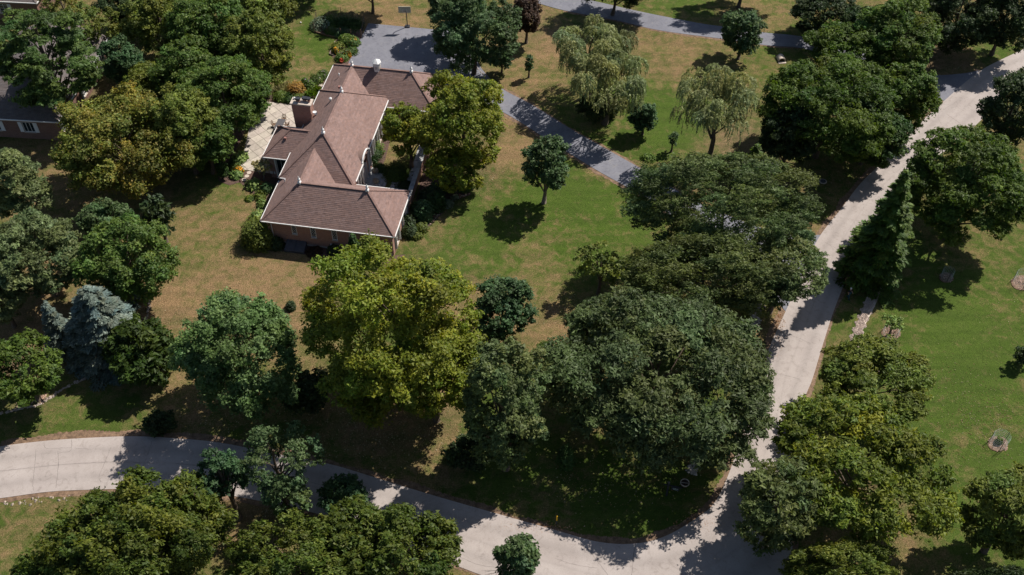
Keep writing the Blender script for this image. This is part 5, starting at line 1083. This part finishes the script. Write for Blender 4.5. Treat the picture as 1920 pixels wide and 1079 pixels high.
# house sign post at the corner
sp = empty('sign_post', G(1249.5, 929), -.25, 'black post with crossarm and a small hanging dark sign at the street corner', 'sign post')
g = MB(); g.box((0, 0, 1.15), (.18, .18, 2.3)); g.build('post', M['dark'], sp); g = MB(); g.add([(-.13, -.13, 2.3), (.13, -.13, 2.3), (.13, .13, 2.3), (-.13, .13, 2.3), (0, 0, 2.46)], [(0, 3, 2, 1), (0, 1, 4), (1, 2, 4), (2, 3, 4), (3, 0, 4)]); g.build('post_cap', M['darkgrey'], sp)
g = MB(); g.bar((-.45, 0, 1.85), (1.35, 0, 1.85), .1); g.build('crossarm', M['dark'], sp)
g = MB(); g.lathe((0, 0, 0), [(0, 0)], 3) if False else None
b_ = MB(); pl_ = [(.3, 1.3), (.34, 1.22), (.46, 1.2), (.95, 1.2), (1.07, 1.22), (1.1, 1.3), (1.1, 1.58), (1.07, 1.66), (.95, 1.68), (.46, 1.68), (.34, 1.66), (.3, 1.58)]
n_ = len(pl_); b_.add([(x, -.03, z) for x, z in pl_]+[(x, .03, z) for x, z in pl_], [list(range(n_)), list(range(n_, 2*n_))[::-1]]+[(i, n_+i, n_+(i+1) % n_, (i+1) % n_) for i in range(n_)]); sg = b_.build('sign_board', M['dark'], sp)
g = MB()
for i, w_ in enumerate((.10, .07, .12, .08, .10)): g.box((.50+i*.11, -.035, 1.50), (w_*.7, .008, .12))
for i, w_ in enumerate((.08, .12, .07, .10)): g.box((.55+i*.11, -.035, 1.34), (w_*.7, .008, .10))
g.build('lettering', M['mesh'], sg)
g = MB()
for x in (.42, .98): g.bar((x, 0, 1.66), (x, 0, 1.82), .02)
g.build('sign_chain', M['dark'], sp)
fb = empty('round_basket', G(1283, 911), 0, 'round pale rimmed basket standing on the grass right of the sign post', 'basket'); 
g = MB(); g.tube([(.42*math.cos(t), .42*math.sin(t), .55) for t in np.linspace(0, 6.283, 17)], [.05]*17, 6); g.build('rim', M['cement'], fb)
g = MB(); g.lathe((0, 0, 0), [(.25, 0), (.38, .3), (.40, .54), (.34, .40), (.2, .32)], 14); g.build('basket_body', M['mulch'], fb); g = MB(); g.bar((-.38, .06, .52), (.38, -.06, .52), .06); g.build('handle', M['cement'], fb)
for px, py, hh_, lb in ((1043.5, 983, 1.4, 'yellow utility marker post on the grass by the lane'),):
    e_ = empty('marker_post', G(px, py), 0, lb, 'marker post'); g = MB(); g.box((0, 0, .35), (.09, .05, .7)); g.build('base', M['darkgrey'], e_); g = MB(); g.box((0, 0, 1.05), (.13, .06, .75)); g.lathe((0, 0, 1.42), [(.065, 0), (.05, .05), (.01, .08)], 8); g.build('marker', M['yellow'], e_)
# culvert end beside the upper driveway
cv_ = empty('culvert', G(1464, 113), .1, 'pale concrete culvert end below the upper driveway', 'culvert'); g = MB()
V = []; F = []; N_ = 12
for x in (.55, .42):
    for y in (-.5, .6):
        for k in range(N_+1): a = math.pi*k/N_; V.append((math.cos(a)*x, y, math.sin(a)*x+.12))
for k in range(N_): a, b, c, d = k, N_+1+k, 2*(N_+1)+k, 3*(N_+1)+k; F += [(a, a+1, b+1, b), (c, d, d+1, c+1), (a, c, c+1, a+1), (b, b+1, d+1, d)]
g.add(V, F); g.build('pipe', M['cement'], cv_); g = MB(); g.box((0, .45, .3), (.8, .1, .6)); g.build('opening_shade', M['dark'], cv_); g = MB(); g.box((0, -.65, .03), (1.1, .5, .1)); g.build('apron', M['cement'], cv_)  # dark block in the pipe stands in for the shade inside
mh_ = empty('manhole_cover', G(1543, 341), 0, 'round pale manhole cover in the shaded grass', 'manhole cover'); g = MB(); g.lathe((0, 0, 0), [(.48, 0), (.48, .07), (.44, .09)], 18); g.build('rim', M['cement'], mh_); g = MB(); g.lathe((0, 0, .05), [(.36, 0), (.36, .05)], 18); g.build('cover', M['darkgrey'], mh_)
# small white ball on the lawn
g = MB(); g.lathe((0, 0, 0), [(.03, .0), (.09, .04), (.12, .12), (.09, .2), (.03, .24)], 10); g.build('ball', M['white'], None, loc=G(564, 44), label='small white ball lying on the green back lawn', category='ball')

# ---------------------------------------------------------------- the two people at the lane edge
def person(px, py, rz_, h_, label, top, legs, hair, shoe, stride=.22, arm=.12):
    root = empty('person', G(px, py), rz_, label, 'person'); s = h_/1.75
    J = {'pel': (0, 0, .95, .135), 'bel': (0, .01, 1.08, .13), 'che': (0, .01, 1.28, .15), 'nec': (0, .01, 1.47, .06), 'hd1': (0, -.01, 1.58, .085), 'hd2': (0, -.01, 1.68, .085),
         'shl': (-.18, 0, 1.41, .06), 'ell': (-.23, arm, 1.14, .043), 'wrl': (-.22, -arm*.4, .90, .032), 'hal': (-.22, -arm*.7, .82, .038), 'shr': (.18, 0, 1.41, .06), 'elr': (.23, -arm*.6, 1.13, .043), 'wrr': (.22, -arm*2.2, .93, .032), 'har': (.22, -arm*2.6, .86, .038),
         'hpl': (-.09, 0, .90, .10), 'knl': (-.10, -stride*.55, .50, .065), 'anl': (-.10, -stride*.8, .09, .042), 'tol': (-.10, -stride*.8-.17, .045, .035), 'hpr': (.09, 0, .90, .10), 'knr': (.10, stride*.15, .49, .065), 'anr': (.10, stride*.9, .12, .042), 'tor': (.10, stride*.9-.15, .04, .035)}
    E_ = [('pel', 'bel'), ('bel', 'che'), ('che', 'nec'), ('nec', 'hd1'), ('hd1', 'hd2'), ('che', 'shl'), ('shl', 'ell'), ('ell', 'wrl'), ('wrl', 'hal'), ('che', 'shr'), ('shr', 'elr'), ('elr', 'wrr'), ('wrr', 'har'), ('pel', 'hpl'), ('hpl', 'knl'), ('knl', 'anl'), ('anl', 'tol'), ('pel', 'hpr'), ('hpr', 'knr'), ('knr', 'anr'), ('anr', 'tor')]
    def skin(name, keys, edges, mat, grow, parent):
        ks = list(keys); me = bpy.data.meshes.new(name); me.from_pydata([tuple(np.array(J[k][:3])*s) for k in ks], [(ks.index(a), ks.index(b)) for a, b in edges], []); me.materials.append(mat)
        o = bpy.data.objects.new(name, me); link(o, parent); sv = o.modifiers.new('skin', 'SKIN'); sv.use_smooth_shade = True
        bpy.context.view_layer.objects.active = o
        if not me.skin_vertices: 
            with bpy.context.temp_override(object=o, active_object=o): bpy.ops.mesh.customdata_skin_add()
        for i, k in enumerate(ks): me.skin_vertices[0].data[i].radius = (J[k][3]*s+grow,)*2; me.skin_vertices[0].data[i].use_root = (i == 0)
        sb = o.modifiers.new('sub', 'SUBSURF'); sb.levels = sb.render_levels = 1; return o
    body = skin('body', J, E_, M['skin'], 0, root)
    ek = [x for x in E_ if x[0] in ('che', 'bel', 'pel', 'shl', 'shr') and x[1] in ('che', 'bel', 'shl', 'shr', 'ell', 'elr')]
    skin('shirt', ['pel', 'bel', 'che', 'shl', 'ell', 'shr', 'elr'], ek, top, .018, root)
    skin('trousers', ['pel', 'hpl', 'knl', 'anl', 'hpr', 'knr', 'anr'], [x for x in E_ if x[0] in ('pel', 'hpl', 'knl', 'hpr', 'knr') and x[1] in ('hpl', 'knl', 'anl', 'hpr', 'knr', 'anr')], legs, .015, root)
    for a, b in (('anl', 'tol'), ('anr', 'tor')): g = MB(); g.tube([np.array(J[a][:3])*s+[0, .05, -.02], np.array(J[a][:3])*s+[0, -.06, -.02], np.array(J[b][:3])*s+[0, -.04, 0]], [.055, .065, .045], 8); g.build('shoe', shoe, root)
    g = MB(); g.lathe(np.array([0, .012, 1.60])*s, [(.09, -.04), (.112, .03), (.105, .10), (.06, .155), (.01, .17)], 12); g.build('hair', hair, root, smooth=True)
    g = MB(); f = MB()
    for x in (-.033, .033): g.box((x*s, -.092*s, 1.625*s), (.022, .012, .012))
    g.build('eye', M['dark'], root); f.add(np.array([(-.015, -.09, 1.62), (.015, -.09, 1.62), (.02, -.095, 1.575), (-.02, -.095, 1.575), (0, -.125, 1.58)])*s, [(0, 1, 4), (1, 2, 4), (2, 3, 4), (3, 0, 4)]); f.build('nose', M['skin'], root)
    return root
person(1585, 536, .5, 1.72, 'person in reddish brown patterned clothes and pale shoes walking at the lane edge', M['plaid'], M['plaid'], M['hair'], M['paleshoe'])
person(1589.5, 560, .7, 1.78, 'person with white cap, dark top and teal trousers walking on the grass beside the lane', M['navy'], M['teal'], M['white'], M['dark'])
#@@END
